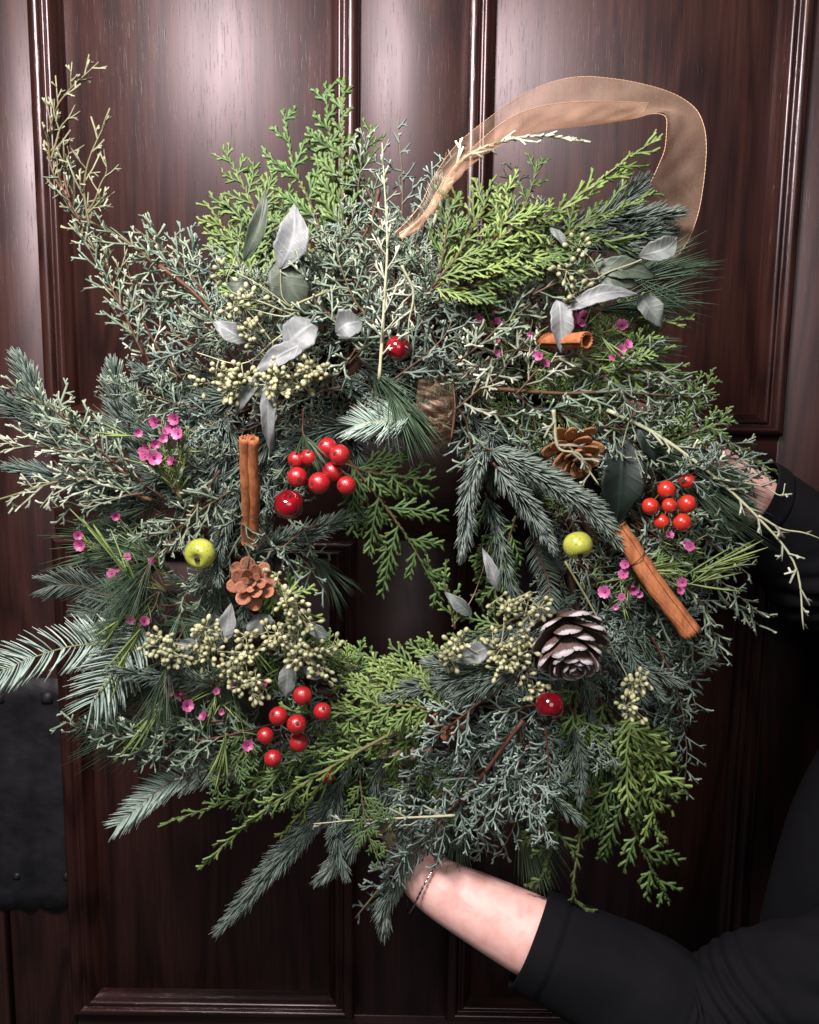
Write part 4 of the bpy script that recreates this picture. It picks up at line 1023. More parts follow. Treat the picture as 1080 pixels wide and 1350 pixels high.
# ------------------------------------------------------------------ waxflower
def flower_mesh():
    v = []; f4 = []; f3 = []; tone = []
    r0, rp = 0.0016, 0.0052
    hub = len(v); 
    for k in range(5):
        a = k * 2 * math.pi / 5
        c, s = math.cos(a), math.sin(a)
        def pt(rad, tan, z): return (c * rad - s * tan, s * rad + c * tan, z)
        rows = [(0.0012, 0.0009, 0.0012), (0.0024, 0.0020, 0.0022), (0.0040, 0.0026, 0.0030), (0.0052, 0.0016, 0.0034)]
        b = len(v)
        for (rad, w, z) in rows:
            v += [pt(rad, -w, z + 0.0008), pt(rad, 0, z), pt(rad, w, z + 0.0008)]
            tone += [0.35 + rad * 90, 0.2 + rad * 100, 0.35 + rad * 90]
        for j in range(3):
            o = b + j * 3
            f4 += [(o, o + 1, o + 4, o + 3), (o + 1, o + 2, o + 5, o + 4)]
    # the cup that joins the petals
    n = 10
    rings = [(0.0003, -0.007), (0.0016, -0.005), (0.0022, -0.002), (0.0026, 0.0012), (0.0016, 0.0022), (0.0008, 0.0006)]
    b = len(v)
    for (r_, z) in rings:
        for k in range(n):
            a = k * 2 * math.pi / n; v.append((r_ * math.cos(a), r_ * math.sin(a), z)); tone.append(0.35 if z < 0 else (-0.1 if r_ < 0.0012 else 0.15))
    for j in range(len(rings) - 1):
        for k in range(n):
            f4.append((b + j * n + k, b + j * n + (k + 1) % n, b + (j + 1) * n + (k + 1) % n, b + (j + 1) * n + k))
    me = np_mesh('flower', v, [np.array(f4)], tone); me.materials.append(M['petal'])
    me.polygons.foreach_set('use_smooth', np.ones(len(me.polygons), bool))
    return me
FLOWER = flower_mesh()
FLOWER_W = FLOWER.copy(); FLOWER_W.materials.clear(); FLOWER_W.materials.append(M['petal_white'])
ANTHER = lathe_mesh('stamen', [(0.0001, 0), (0.0009, 0.0004), (0.0010, 0.0016), (0.0004, 0.0026)], 8); ANTHER.materials.append(M['petal'])
def waxflower(label, base, flowers, d=0.065, leaves=(), white=()):
    root = empty('waxflower_sprig', W(*base, d - 0.03)); tag(root, label, 'waxflower', 'pink waxflower sprigs tucked into the wreath')
    b = W(*base, d - 0.02)
    tw = Twigs()
    for i, fl in enumerate(flowers):
        fx, fy = fl[0], fl[1]; s = fl[2] if len(fl) > 2 else 1.0
        p = W(fx, fy, d + random.uniform(-.004, .006))
        dirn = Vector((random.uniform(-.7, .7), -1, random.uniform(-.4, .8))).normalized()
        q = p - dirn * 0.006
        pts, _ = catmull([b, (b + q) / 2 + Vector((random.uniform(-.004, .004), 0.004, random.uniform(-.003, .004))), q], 12)
        link('stem', stem_mesh(pts, 0.0007, 0.2, 0.8, 5), M['green_stem'], root)
        s *= random.uniform(0.68, 1.0)
        o = attach('flower', FLOWER_W if i in white else FLOWER, root, frame4(p, dirn, (random.uniform(-1, 1), 0, 1), s))
        c = bpy.data.objects.new('stamen', ANTHER); col.objects.link(c); c.parent = o
        # narrow leaves below the flower
        T = V3((q - b).normalized()); n = 5
        t = rng.uniform(0.2, 0.9, n)[:, None]; pb = V3(b) * (1 - t) + V3(q) * t
        D = unit(T * 0.8 + rng.normal(0, 0.45, (n, 3)))
        ln = rng.uniform(0.012, 0.024, n)[:, None, None]; u = np.array([0, .5, 1.])[None, :, None]
        tw.add(pb[:, None] + D[:, None] * ln * u + T * 0.12 * ln * u ** 2, np.tile(np.array([.5, 1, .25]) * 0.0008, (n, 1)), np.tile(0.5 + rng.normal(0, .2, (n, 1)), (1, 3)), None, 4, 0.5)
    for (x0, y0, x1, y1, k) in leaves:
        a, e = V3(W(x0, y0, d)), V3(W(x1, y1, d + 0.004)); T = unit(e - a); L = np.linalg.norm(e - a)
        t = rng.uniform(0.0, 0.6, k)[:, None]; pb = a * (1 - t) + e * t
        D = unit(T + rng.normal(0, 0.22, (k, 3))); ln = rng.uniform(0.45, 0.8, k)[:, None, None] * L; u = np.array([0, .35, .7, 1.])[None, :, None]
        tw.add(pb[:, None] + D[:, None] * ln * u + (T * 0.15 + np.array([0, -.1, .05])) * ln * u ** 2, np.tile(np.array([.5, 1, .9, .25]) * 0.0010, (k, 1)), np.tile(0.6 + rng.normal(0, .2, (k, 1)), (1, 4)), None, 4, 0.5)
    link('leaves', tw.mesh('leaves'), M['waxleaf'], root, kind='stuff')
waxflower('largest tight cluster of magenta waxflower, up and out from the upright cinnamon stick', (240, 660), [(182, 570), (207, 556), (232, 552), (236, 572), (215, 578, .9), (196, 590), (203, 604, 1.2), (192, 603), (228, 608, .9), (218, 570), (188, 596, .9), (205, 585), (228, 562)], d=0.075, leaves=[(180, 575, 135, 572, 5)])
waxflower('scattered waxflower blooms at the outer edge beside the green apple with dark calyx', (220, 780), [(107, 718, 1.1), (103, 706, .8), (148, 757, 1.1), (154, 748, .8), (202, 741, .9), (168, 735, .7), (153, 680, .9)], d=0.055, leaves=[(170, 760, 120, 690, 9), (190, 790, 150, 730, 6)])
waxflower('pair of drooping pink waxflower buds above the pale fir combs', (210, 780), [(172, 818, .9), (190, 820, 1.1)], d=0.07, leaves=[(190, 820, 150, 900, 8), (180, 790, 130, 850, 6)])
waxflower('loose waxflower stems below the cream seed spray', (290, 900), [(223, 896, .8), (222, 912, 1.0), (246, 930, 1.1), (238, 916, .9), (270, 945, .8), (292, 938, .8), (326, 982, 1.1), (350, 898, 1.0), (310, 905, .8), (285, 912, .7)], d=0.06, leaves=[(230, 900, 180, 985, 10), (300, 960, 290, 1020, 10), (240, 890, 210, 940, 6), (330, 850, 350, 895, 4)])
waxflower('dark magenta waxflower around the short cinnamon stick', (760, 470), [(763, 428, 1.1), (757, 420, .9), (820, 430, 1.0), (818, 462, 1.0), (826, 455, .9), (712, 470, 1.0), (718, 480, .8), (704, 465, .7), (770, 415, .8), (808, 472, .7)], d=0.06, leaves=[(790, 440, 830, 480, 5)])
waxflower('tiny dark waxflower buds half hidden in juniper above the opening', (690, 470), [(652, 447, .8), (655, 425, .7), (632, 420, .7), (655, 465, .7), (700, 440, .6)], d=0.058)
waxflower('waxflower blooms scattered along the long slanting cinnamon stick', (850, 740), [(825, 745, 1.1), (822, 758, .9), (798, 780, 1.1), (835, 776, .9), (843, 782, .8), (820, 788, .8), (900, 768, 1.0), (896, 778, .8), (812, 800, .7)], d=0.07, leaves=[(900, 760, 985, 730, 9), (820, 755, 890, 745, 8), (880, 780, 960, 755, 5)])
waxflower('two pale violet waxflowers hanging under the orange-red rosehips', (870, 720), [(881, 706, .8), (902, 716, .9), (910, 721, .9)], d=0.07, white=(1,))

# ------------------------------------------------------------------ fruit
def apple_parts(r):
    prof = []
    for i in range(22):
        th = math.pi * i / 21
        rr = r * (math.sin(th) ** 0.92)
        z = -math.cos(th) * r * 0.93
        dim = math.exp(-((math.sin(th)) / 0.32) ** 2)
        z += (dim * r * 0.30) * (1 if th < math.pi / 2 else -1)
        prof.append((max(rr, 0.0002), z))
    return lathe_mesh('flesh', prof, 28)
def apple(label, x, y, rpx, mat, axis, d=0.07, calyx=True):
    r = rpx / 1436 * 1.0 * (0.78 - d) / 0.78
    c = W(x, y, d); root = empty('apple', c - Vector((0, 0, r))); tag(root, label, 'apple', 'small artificial apples on the wreath')
    me = apple_parts(r); me.materials.append(M[mat]); me.polygons.foreach_set('use_smooth', np.ones(len(me.polygons), bool))
    m4 = frame4(c, axis); attach('flesh', me, root, m4)
    tp = [Vector((0, 0, r * 0.45)), Vector((r * .05, 0, r * 0.75)), Vector((r * .16, r * .04, r * 1.02))]
    pts, _ = catmull([m4 @ p for p in tp], 8)
    link('stalk', stem_mesh(pts, r * 0.075, 0.1, 0.2, 6), M['husk'], root)
    if calyx:
        tw = Twigs(); k = 6; a = np.arange(k) * 2 * np.pi / k
        o = np.stack([np.cos(a), np.sin(a), 0 * a], 1)
        p0 = o * r * 0.04 + np.array([0, 0, -r * 0.62]); p1 = o * r * 0.14 + np.array([0, 0, -r * 0.80]); p2 = o * r * 0.10 + np.array([0, 0, -r * 0.93])
        R3 = np.array(m4.to_3x3()); cc = V3(c)
        tw.add(np.stack([p0 @ R3.T + cc, p1 @ R3.T + cc, p2 @ R3.T + cc], 1), np.tile(np.array([1.2, 1.0, .4]) * r * 0.07, (k, 1)), np.zeros((k, 3)), None, 4)
        link('calyx', tw.mesh('calyx'), M['husk'], root)
apple('green apple with its dark calyx facing out, above the pale seed spray', 264, 730, 21, 'green_apple', (0.05, 0.93, 0.25), 0.075)
apple('yellow-green apple under the thick fir sprig, near the slanting cinnamon stick', 762, 719, 20, 'green_apple', (-0.15, 0.55, 0.85), 0.075)
apple('dark red glossy apple just below the upper berry cluster', 381, 665, 20, 'red_apple', (0.1, -0.55, 0.85), 0.075)
apple('dark red apple half hidden in juniper at the top of the wreath', 525, 459, 17, 'red_apple', (0.3, -0.5, 0.8), 0.062)
apple('shiny red apple beneath the frosted pine cone', 725, 930, 20, 'red_apple', (0.1, 0.5, 0.85), 0.085)

BERRY = lathe_mesh('berry', [(0.0006, -0.985), (0.18, -0.975)] + [(math.sin(t), -math.cos(t)) for t in np.linspace(0.3, math.pi - 0.25, 14)] + [(0.12, 0.93), (0.04, 0.86)], 20)
BERRY.materials.append(M['red_berry']); BERRY.polygons.foreach_set('use_smooth', np.ones(len(BERRY.polygons), bool))
HIP = lathe_mesh('rosehip', [(0.02, -0.9), (0.16, -0.98), (0.30, -0.95)] + [(math.sin(t) * (1.0 if t < 1.7 else 1.0), -math.cos(t) * (0.95 if t < 1.57 else 1.08)) for t in np.linspace(0.42, math.pi - 0.1, 13)], 18)
HIP.materials.append(M['rosehip']); HIP.polygons.foreach_set('use_smooth', np.ones(len(HIP.polygons), bool))
CAL = lathe_mesh('calyx', [(0.30, 0.0), (0.36, 0.10), (0.20, 0.16), (0.06, 0.06)], 8); CAL.materials.append(M['husk'])
def berries(label, base, items, mesh, name, rootname, cat, d=0.07):
    root = empty(rootname, W(*base, d - 0.03)); tag(root, label, cat)
    b = W(*base, d - 0.035)
    for (x, y, r, dd) in items:
        c = W(x, y, d + dd); rr = r / 1436 * (0.78 - d - dd) / 0.78
        ax = Vector((random.uniform(-.9, .9), -0.8, random.uniform(-1.0, .9)))
        rr *= random.uniform(0.93, 1.07)
        if name == 'rosehip': ax = -ax
        o = attach(name, mesh, root, frame4(c, ax, (random.uniform(-1, 1), 0, 1), rr))
        k = attach('calyx', CAL, o, frame4(c + ax.normalized() * rr * (-1 if name == 'rosehip' else 1) * 0.94, ax * (-1 if name == 'rosehip' else 1), (0, 0, 1), rr * (0.9 if name == 'rosehip' else 0.45)))
        pts, _ = catmull([b, (b + c) / 2 + Vector((random.uniform(-.005, .005), 0.004, random.uniform(-.004, .004))), c + Vector((0, rr * .7, 0))], 10)
        link('stalk', stem_mesh(pts, 0.0009, 0.2, 0.5, 5), M['husk'] if name == 'berry' else M['green_stem'], root)
berries('cluster of shiny red berries at the upper left edge of the opening', (430, 640), [(392, 629, 14, 0), (421, 637, 14.5, .006), (438, 622, 13, -.004), (457, 640, 12.5, 0), (448, 600, 14, .004), (432, 590, 13, -.004), (408, 603, 12, -.006), (391, 606, 12, -.008)], BERRY, 'berry', 'berry_pick', 'berries', 0.068)
berries('cluster of red berries low on the left beside the yellow-green whips', (400, 960), [(399, 917, 14, 0), (367, 944, 14, 0), (391, 955, 14.5, .008), (394, 979, 13.5, 0), (350, 970, 12, 0), (360, 1000, 12.5, .004), (425, 938, 13, -.002), (432, 1023, 10, -.03)], BERRY, 'berry', 'berry_pick', 'berries', 0.078)
berries('bunch of orange-red rosehips on green stalks at the outer right edge', (880, 640), [(858, 668, 11.5, 0), (879, 646, 13, -.004), (883, 667, 10, .006), (907, 664, 12.5, .003), (873, 688, 11, -.002), (900, 689, 11.5, .006), (906, 634, 11, -.008)], HIP, 'rosehip', 'rosehip_sprig', 'rosehips', 0.070)

# ------------------------------------------------------------------ cinnamon
def cinnamon(label, a, b, wpx, d0, d1, turn=0.0, single=False):
    A, B = W(*a, d0), W(*b, d1); L = (B - A).length; R0 = wpx / 1436 / 2
    root = empty('cinnamon_stick', A); tag(root, label, 'cinnamon', 'cinnamon sticks on the wreath')
    th = R0 * 0.20
    prof = []
    # double scroll: two rolls curling in to meet each other
    def roll(cx, sgn):
        out = []
        for i in range(34):
            t = i / 33; ang = math.pi * (0.5 + 2.55 * t)
            rr = R0 * 0.60 * (1 - 0.56 * t)
            out.append((cx + sgn * (-math.cos(ang)) * rr * -1, math.sin(ang) * rr))
        return out
    l = roll(-R0 * 0.42, -1); r = roll(R0 * 0.42, 1)
    path = list(reversed(l)) + r
    path = [(x, y - R0 * 0.1) for x, y in path]
    if single:
        path = [((R0 * 0.92 * (1 - 0.30 * i / 67)) * math.cos(i / 67 * 8.6), (R0 * 0.92 * (1 - 0.30 * i / 67)) * math.sin(i / 67 * 8.6)) for i in range(68)]
    n = len(path)
    P2 = np.array(path); T = unit(np.gradient(P2, axis=0)); N2 = np.stack([-T[:, 1], T[:, 0]], 1)
    m4 = frame4(A, B - A, (0, -1, 0)) @ Matrix.Rotation(turn, 4, 'Z')
    rings = 26; v = []
    for j in range(rings):
        z = L * j / (rings - 1); sc = 1 + 0.03 * math.sin(j * 1.3) + 0.025 * math.sin(j * 0.5 + 2)
        off = np.array([0.0006 * math.sin(j * 0.35), 0.0005 * math.cos(j * 0.3)])
        for s in (1, -1):
            for i in range(n):
                q = P2[i] * sc + N2[i] * th * 0.5 * s * (1 + 0.2 * math.sin(i * 1.7 + j)) + off
                zz = z + (0.0006 * math.sin(i * 2.1) if j in (0, rings - 1) else 0)
                v.append(m4 @ Vector((q[0], q[1], zz)))
    q = []; st = 2 * n
    for j in range(rings - 1):
        for i in range(n - 1):
            q.append((j * st + i, j * st + i + 1, (j + 1) * st + i + 1, (j + 1) * st + i))
            q.append((j * st + n + i + 1, j * st + n + i, (j + 1) * st + n + i, (j + 1) * st + n + i + 1))
        q.append((j * st + n, j * st, (j + 1) * st, (j + 1) * st + n)); q.append((j * st + n - 1, j * st + 2 * n - 1, (j + 1) * st + 2 * n - 1, (j + 1) * st + n - 1))
    for e, o in ((0, 0), (rings - 1, (rings - 1) * st)):
        for i in range(n - 1): q.append((o + i, o + n + i, o + n + i + 1, o + i + 1))
    me = np_mesh('quill', [tuple(x) for x in v], [np.array(q)])
    link('quill', me, M['cinnamon'], root)
    # a wire that ties it on
    c = A.lerp(B, 0.72); rg = [c + (m4.to_3x3() @ Vector((math.cos(t) * R0 * 1.15, math.sin(t) * R0 * 0.85, 0.002 * math.sin(t)))) for t in np.linspace(0, 2 * math.pi, 20)]
    link('tie_wire', tube_mesh('tie_wire', [V3(p) for p in rg], 0.0004, 5, False), M['husk'], root)
cinnamon('upright scrolled cinnamon stick above the brown pine cone', (329, 577), (331, 715), 24, 0.095, 0.050, turn=math.pi)
cinnamon('short cinnamon stick poking out sideways beneath grey leaves, end on', (774, 450), (690, 450), 21, 0.090, 0.020, turn=1.2, single=True)
cinnamon('long slanting cinnamon stick poking out at the lower right', (912, 838), (812, 697), 25, 0.095, 0.072, turn=2.0, single=True)

# ------------------------------------------------------------------ pine cones
def scale_mesh(w=1.0, thick=0.14, up=0.35, mat=None, rim=0.0):
    """a woody scale: grows along +x from 0 to 1, face up +z"""
    US = [0, 0.2, 0.4, 0.55, 0.68, 0.78, 0.86, 0.92, 0.96, 0.985, 1.0]
    nu, nv = len(US), 7; v = []; tone = []
    for s in (1, -1):
        for i in range(nu):
            u = US[i]
            hw = w * (0.16 + 0.34 * math.sin(min(u / 0.62, 1) * math.pi * 0.5)) * (1 if u < 0.62 else math.sqrt(max(0.0, 1 - ((u - 0.62) / 0.3805) ** 2)) * 0.97 + 0.03)
            for j in range(nv):
                t = j / (nv - 1) * 2 - 1
                z = up * u ** 2.2 + 0.10 * w * t * t * math.sin(u * 2.6)
                th = thick * (0.35 + 0.65 * u) * (1 - 0.8 * abs(t) ** 3) * (1 if u < 0.97 else 0.4)
                v.append((u, t * hw, z + s * th * 0.5)); tone.append(u + (0.0 if s > 0 else 0.05) + 0.07 * abs(t) ** 2 * u)
    n = nu * nv; q = []
    for i in range(nu - 1):
        for j in range(nv - 1):
            a, b, c, d = i * nv + j, i * nv + j + 1, (i + 1) * nv + j + 1, (i + 1) * nv + j
            q.append((a, d, c, b)); q.append((n + a, n + b, n + c, n + d))
    rimv = [j for j in range(nv)] + [i * nv + nv - 1 for i in range(1, nu)] + [(nu - 1) * nv + j for j in range(nv - 2, -1, -1)] + [i * nv for i in range(nu - 2, 0, -1)]
    for a in range(len(rimv)):
        b = (a + 1) % len(rimv); q.append((rimv[a], rimv[b], n + rimv[b], n + rimv[a]))
    me = np_mesh('scale', v, [np.array(q)], tone); me.materials.append(mat); me.polygons.foreach_set('use_smooth', np.ones(len(me.polygons), bool))
    return me
def cone(label, c, axis, rad, length, n, mat, open0=1.35, open1=0.5, name='pine_cone', w=1.0, core=None, spin=0.0, thick=0.14, up=0.35):
    """axis points from the stalk end to the tip; open0/open1: how far the scales stand off the axis at stalk end / tip"""
    root = empty(name, c); tag(root, label, 'pine cone', 'pine cones on the wreath')
    sm = scale_mesh(w, thick, up, M[mat])
    m4 = frame4(c, axis)
    prof = [(rad * 0.05, -length * 0.5), (rad * 0.26, -length * 0.42), (rad * 0.30, -length * 0.1), (rad * 0.20, length * 0.25), (rad * 0.04, length * 0.42)]
    k = lathe_mesh('core', prof, 12); k.materials.append(M['husk']); attach('core', k, root, m4)
    for i in range(n):
        t = (i + 0.5) / n; a = i * 2.39996 + spin
        op = open0 * (1 - t) + open1 * t + random.uniform(-.12, .12)
        z = -length * 0.46 + length * 0.80 * t ** 0.95
        ln = rad * (0.62 + 0.48 * math.sin(math.pi * min(1, 0.22 + t * 0.72)) - 0.42 * t ** 1.6) * random.uniform(0.86, 1.06)
        rin = rad * 0.16 * (1 - 0.7 * t)
        e = Vector((math.cos(a), math.sin(a), 0)); x = (e * math.sin(op) + Vector((0, 0, 1)) * math.cos(op)).normalized()
        zz = (Vector((0, 0, 1)) * math.sin(op) - e * math.cos(op)).normalized(); y = zz.cross(x)
        lm = Matrix.Translation(e * rin + Vector((0, 0, z))) @ Matrix((x, y, zz)).transposed().to_4x4() @ Matrix.Diagonal((ln, ln, ln, 1))
        attach('scale', sm, root, m4 @ lm @ Matrix.Rotation(random.uniform(-.12, .12), 4, 'X'))
cone('small reddish brown pine cone opened like a rosette, below the upright cinnamon stick', W(333, 768, 0.065), (0.1, -0.93, 0.3), 0.0215, 0.024, 20, 'cone_brown', 1.5, 0.5, w=0.60, up=0.10, thick=0.08)
cone('amber brown pine cone tucked under juniper right of the opening', W(757, 598, 0.052), (0.1, -0.75, -0.55), 0.024, 0.038, 34, 'cone_amber', 1.45, 0.55, w=0.6, up=0.08)
cone('large open pine cone with white frosted scale tips', W(750, 845, 0.070), (0.10, -0.70, -0.70), 0.0365, 0.060, 44, 'cone_frost', 1.25, 0.50, w=0.68, spin=0.6, thick=0.10, up=0.16)
cone('orange-brown pine cone mostly hidden beneath fir needles at the bottom', W(592, 945, 0.045), (0.2, -0.8, -0.4), 0.022, 0.032, 30, 'cone_brown', 1.45, 0.5, w=0.66, up=0.1)

# ------------------------------------------------------------------ ribbon
def ribbon():
    root = empty('organza_ribbon', W(700, 330, 0.0)); tag(root, 'sheer copper organza ribbon with glittering wired edges looped above the wreath', 'ribbon')
    # rows: outer edge, fold, front edge; each (x, y, d)
    outer = [(522, 306, .075), (552, 274, .070), (573, 232, .055), (603, 190, .035), (655, 148, .015), (700, 119, -.005), (755, 102, -.01), (810, 104, -.01), (860, 114, -.01), (897, 128, -.01), (922, 150, -.005), (931, 185, .0), (929, 230, .0), (921, 280, .0), (905, 322, .01), (884, 348, .015)]
    fold = [(528, 314, .075), (556, 296, .072), (592, 246, .058), (624, 216, .042), (664, 190, .028), (710, 174, .018), (765, 167, .015), (818, 160, .012), (850, 153, .01), (874, 148, .01), (878, 160, .012), (877, 195, .012), (862, 232, .01), (848, 262, .01), (842, 300, .015), (850, 340, .015)]
    front = [(526, 308, .078), (556, 286, .076), (584, 240, .066), (616, 202, .054), (668, 158, .044), (715, 140, .035), (765, 134, .03), (818, 134, .022), (860, 136, .014), (902, 138, .004), (906, 156, .006), (903, 190, .008), (895, 232, .01), (885, 270, .012), (873, 310, .016), (867, 345, .018)]
    n = 90
    rows = [catmull([W(*p) for p in r_], n)[0] for r_ in (outer, fold, front)]
    def strip(A, B, name, m=9):
        v = []; q = []
        for i in range(n):
            T = unit(A[min(i + 1, n - 1)] - A[max(i - 1, 0)]); S = B[i] - A[i]; N = unit(np.cross(T, unit(S)))
            for j in range(m):
                s = j / (m - 1); w = 0.0022 * math.sin(i * 0.42 + s * 6) + 0.0012 * math.sin(i * 1.05 - s * 9)
                v.append(A[i] + S * s + N * w * (4 * s * (1 - s)) + N * 0.004 * math.sin(s * math.pi))
        for i in range(n - 1):
            for j in range(m - 1): q.append((i * m + j, i * m + j + 1, (i + 1) * m + j + 1, (i + 1) * m + j))
        return v, q
    v1, q1 = strip(rows[0], rows[1], 'a')
    k = int(n * 9.2 / 15)                               # the front flap runs only as far as the twist
    me = np_mesh('sheer_band', v1, [np.array(q1)]); link('sheer_band', me, M['organza'], root)
    v2, q2 = strip(rows[1][:], rows[2][:], 'b')
    q2 = [f for f in q2 if max(f) < k * 9]
    used = k * 9
    me = np_mesh('front_flap', v2[:used], [np.array(q2)]); link('front_flap', me, M['organza'], root)
    for nm, rr in (('wired_edge', rows[0]), ('wired_edge', rows[2][:k]), ('wired_edge', rows[1][k - 2:])):
        r2, L = catmull([Vector(p) for p in rr[::3]], int(len(rr) * 4))
        rad = 0.00030 * (1 + 0.5 * np.sin(np.arange(len(r2)) * 2.4))
        link(nm, tube_mesh(nm, r2, rad, 5, False), M['gold_edge'], root)
    # where it wraps the top of the ring and shows in the opening
    A, _ = catmull([W(552, 500, .05), W(548, 540, .045), (W(553, 582, .01))], n); B, _ = catmull([W(597, 500, .05), W(600, 545, .045), W(592, 590, .01)], n)
    v3, q3 = strip(A, B, 'c'); me = np_mesh('wrapped_band', v3, [np.array(q3)]); link('wrapped_band', me, M['organza'], root)
    r2, _ = catmull([Vector(p) for p in B[::6]], 60); link('wired_edge', tube_mesh('wired_edge', r2, 0.0004, 5, False), M['gold_edge'], root)
    tail, _ = catmull([W(652, 690, .0), W(640, 740, .01), W(622, 790, .012), W(596, 826, .01)], 60)
    link('wired_edge', tube_mesh('wired_edge', tail, 0.00042, 5, False), M['gold_edge'], root)
ribbon()

# ------------------------------------------------------------------ person
def build_person():
    DX = 0.07
    root = empty('person', (0.62, -0.2, -1.3))
    tag(root, 'person in a black top with pushed-up sleeves holding the wreath with both hands', 'person')
    verts = []; edges = []; rad = []
    def v(p, r):
        verts.append(tuple(p)); rad.append(r if isinstance(r, tuple) else (r, r)); return len(verts) - 1
    def chain(start, pts):
        last = start
        for p, r in pts:
            i = v(p, r)
            if last is not None: edges.append((last, i))
            last = i
        return last
    pelvis = v((0.60 + DX, -0.21, -0.62), (0.13, 0.12))
    waist = chain(pelvis, [((0.585 + DX, -0.21, -0.50), (0.12, 0.11)), ((0.575 + DX, -0.215, -0.38), (0.125, 0.11)), ((0.565 + DX, -0.215, -0.24), (0.13, 0.11))])
    chest = waist
    neck = chain(chest, [((0.56 + DX, -0.215, -0.10), (0.075, 0.07)), ((0.55 + DX, -0.215, -0.02), (0.052, 0.052)), ((0.535 + DX, -0.215, 0.06), (0.060, 0.065)), ((0.525 + DX, -0.215, 0.13), (0.076, 0.080)), ((0.53 + DX, -0.215, 0.19), (0.060, 0.062))])
    for s in (-1, 1):
        chain(pelvis, [((0.60 + DX, -0.21 + s * 0.09, -0.74), 0.085), ((0.60 + DX, -0.21 + s * 0.10, -1.05), 0.06), ((0.60 + DX, -0.21 + s * 0.10, -1.3), 0.05)])
    # near arm (bottom of the wreath)
    wr = W(556, 1158, 0.006); el = P(925, 1352, -0.295); sh = Vector((0.555, -0.36, -0.42)); WR1 = wr.copy(); EL1 = el.copy(); SH1 = sh.copy()
    hand_arm = chain(chest, [((0.58, -0.30, -0.24), 0.07), (sh, 0.050), (sh.lerp(el, 0.5), 0.040), (el, 0.036), (el.lerp(wr, 0.25), 0.042), (el.lerp(wr, 0.60), 0.041), (el.lerp(wr, 0.86), 0.033), (wr, (0.029, 0.029))])
    palm0 = W(538, 1115, -0.01); palm1 = W(533, 1060, -0.015)
    p0 = chain(hand_arm, [(palm0, (0.030, 0.020)), (palm1, (0.036, 0.016))])
    for k, (dx, ln) in enumerate(((-26, 0.9), (-9, 1.0), (9, 0.95), (26, 0.78))):
        b = W(533 + dx, 1040, -0.012)
        chain(p0, [(b, 0.0095), (W(533 + dx * 1.05, 1005, 0.0), 0.0088), (W(533 + dx * 1.05, 985, 0.022), 0.0084), (W(535 + dx, 1000, 0.036 * ln), 0.0074)])
    chain(p0 - 1, [(W(575, 1085, 0.008), 0.012), (W(590, 1055, 0.022), 0.010), (W(585, 1030, 0.034), 0.0085)])
    # far arm (right side of the wreath)
    wr = W(880, 580, -0.015); el = P(1150, 800, -0.15); sh = Vector((0.58, -0.06, -0.20)); WR2 = wr.copy(); EL2 = el.copy(); SH2 = sh.copy()
    ha = chain(chest, [((0.59, -0.13, -0.22), 0.07), (sh, 0.050), (sh.lerp(el, 0.5), 0.040), (el, 0.036), (el.lerp(wr, 0.35), 0.040), (el.lerp(wr, 0.70), 0.035), (wr, (0.028, 0.026))])
    p0 = chain(ha, [(W(858, 575, -0.012), (0.032, 0.018)), (W(842, 575, -0.008), (0.035, 0.016))])
    for k, (dy, ln) in enumerate(((-26, 0.85), (-9, 1.0), (9, 1.0), (26, 0.85))):
        chain(p0, [(W(826, 572 + dy, -0.004), 0.0095), (W(806, 570 + dy, 0.006), 0.0088), (W(788, 570 + dy, 0.020), 0.0082), (W(792, 572 + dy, 0.034 * ln), 0.0074)])
    chain(p0 - 1, [(W(860, 546, 0.010), 0.012), (W(838, 538, 0.026), 0.010), (W(818, 543, 0.032), 0.0085)])
    me = bpy.data.meshes.new('body'); me.from_pydata(verts, edges, [])
    o = bpy.data.objects.new('body', me); col.objects.link(o); me.materials.append(M['skin'])
    md = o.modifiers.new('skin', 'SKIN'); md.use_smooth_shade = True
    for i, sv in enumerate(me.skin_vertices[0].data):
        sv.radius = rad[i]; sv.use_root = (i == 0)
    sb = o.modifiers.new('sub', 'SUBSURF'); sb.levels = 2; sb.render_levels = 2
    o.parent = root; o.matrix_basis = root.matrix_basis.inverted()
    # sleeves and shirt: swept tubes with gathered folds
    def sleeve(ctrl, rads, name, folds, cuff):
        n, k = 260, 96
        pts, L = catmull(ctrl, n)
        rr = np.interp(np.linspace(0, 1, n), np.linspace(0, 1, len(rads)), rads)
        a = np.arange(k) * 2 * np.pi / k; t = np.linspace(0, 1, n)
        RR = np.repeat(rr[:, None], k, 1)
        for (tc, wid, amp, fr) in folds:
            env = np.exp(-((t - tc) / wid) ** 2)[:, None]
            wav = np.sin((t[:, None] * fr + 0.9 * np.sin(a[None] + tc * 9) + 0.35 * np.sin(3 * a[None])) * 2 * np.pi)
            RR += env * amp * (np.abs(wav) ** 0.7 * np.sign(wav)) * (0.6 + 0.4 * np.cos(a[None] - 1.2))
        RR += 0.0012 * np.sin(a[None] * 2 + t[:, None] * 9) + 0.0008 * np.sin(a[None] * 5 - t[:, None] * 21)
        RR += (0.0022 * (1 / (1 + np.exp((t - cuff) / 0.0025))))[:, None] - (0.0012 * np.exp(-((t - cuff) / 0.004) ** 2))[:, None]
        RR += 0.0035 * (np.sin(a[None] * 1.0 + t[:, None] * 26 + 1.5 * np.sin(a[None] * 2)) ** 3) * np.clip((t - 0.12) / 0.1, 0, 1)[:, None]
        me = tube_mesh(name, pts, RR, k, False)
        ob = link(name, me, M['cloth'], root)
        so = ob.modifiers.new('thickness', 'SOLIDIFY'); so.thickness = 0.0016; so.offset = -1
        return ob
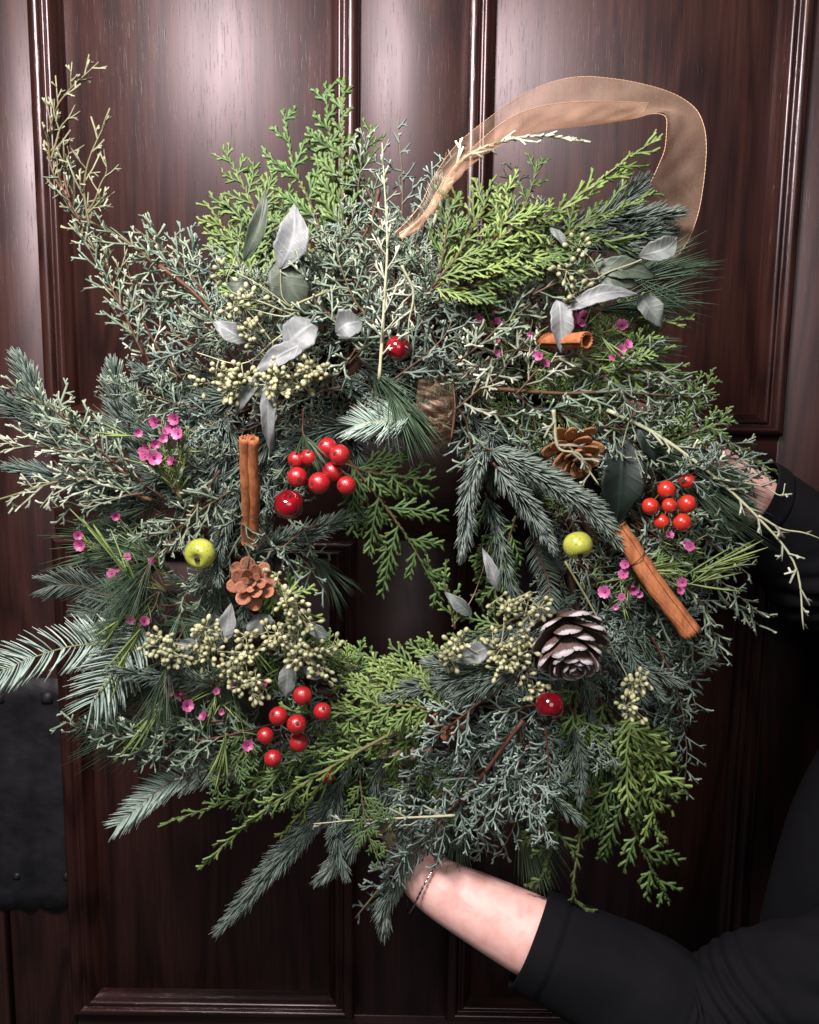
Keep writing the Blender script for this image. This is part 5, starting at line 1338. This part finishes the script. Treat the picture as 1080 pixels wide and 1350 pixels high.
    sleeve([WR1.lerp(EL1, 0.40), WR1.lerp(EL1, 0.6), WR1.lerp(EL1, 0.8), EL1, EL1.lerp(SH1, 0.3), EL1.lerp(SH1, 0.65), SH1, SH1 + Vector((0.09, 0.05, 0.02))],
           [0.0435, 0.049, 0.056, 0.063, 0.064, 0.064, 0.066, 0.072, 0.08], 'sleeve', [(0.27, 0.035, 0.0030, 55), (0.36, 0.05, 0.0035, 40), (0.55, 0.12, 0.005, 9)], 0.04)
    sleeve([WR2.lerp(EL2, 0.33), WR2.lerp(EL2, 0.55), WR2.lerp(EL2, 0.8), EL2, EL2.lerp(SH2, 0.35), EL2.lerp(SH2, 0.7), SH2, SH2 + Vector((0.07, -0.06, 0.02))],
           [0.043, 0.050, 0.058, 0.062, 0.062, 0.062, 0.066, 0.07], 'sleeve', [(0.25, 0.08, 0.003, 16), (0.5, 0.1, 0.003, 9)], 0.05)
    # torso of the top
    n, k = 60, 64
    pts, L = catmull([(0.625, -0.215, -0.05), (0.625, -0.215, -0.12), (0.615, -0.215, -0.22), (0.60, -0.22, -0.36), (0.55, -0.20, -0.50), (0.545, -0.20, -0.66), (0.62, -0.22, -0.80)], n)
    a = np.arange(k) * 2 * np.pi / k; t = np.linspace(0, 1, n)
    rr = np.interp(t, [0, 0.08, 0.2, 0.4, 0.6, 0.8, 1], [0.07, 0.115, 0.145, 0.155, 0.150, 0.155, 0.165])
    RR = rr[:, None] * (1 + 0.10 * np.cos(2 * a)[None]) + 0.004 * np.sin(a * 3 + t[:, None] * 8) + 0.003 * np.sin(a * 7 + t[:, None] * 3) * t[:, None]
    ob = link('top', tube_mesh('top', pts, RR, k, False), M['cloth'], root)
    so = ob.modifiers.new('thickness', 'SOLIDIFY'); so.thickness = 0.002; so.offset = -1
    # trousers
    for s in (-1, 1):
        pt, _ = catmull([(0.58, -0.21 + s * 0.07, -0.66), (0.59, -0.21 + s * 0.095, -0.9), (0.60 + DX, -0.21 + s * 0.10, -1.28)], 30)
        link('trouser_leg', tube_mesh('trouser_leg', pt, np.linspace(0.115, 0.075, 30), 32, True), M['cloth'], root)
    # hair
    hp, _ = catmull([(0.625, -0.215, 0.275), (0.635, -0.215, 0.22), (0.645, -0.215, 0.12), (0.655, -0.215, 0.0), (0.67, -0.215, -0.10)], 24)
    link('hair', tube_mesh('hair', hp, np.interp(np.linspace(0, 1, 24), [0, .15, .4, .8, 1], [0.03, 0.085, 0.088, 0.06, 0.02]), 24, True), M['hair'], root)
    # bracelet
    w0 = WR1.lerp(EL1, 0.03); ax = (WR1 - EL1).normalized() + Vector((0, 0, 0.25))
    m4 = frame4(w0 + ax * 0.004, ax)
    pts = [V3(m4 @ Vector((math.cos(t) * 0.034, math.sin(t) * 0.034, 0.003 * math.sin(t * 2)))) for t in np.linspace(0, 2 * math.pi, 121)]
    link('bracelet', tube_mesh('bracelet', pts, 0.0009 * (1 + 0.5 * np.sin(np.arange(121) * 2.1)), 6, False), M['silver'], root)
build_person()
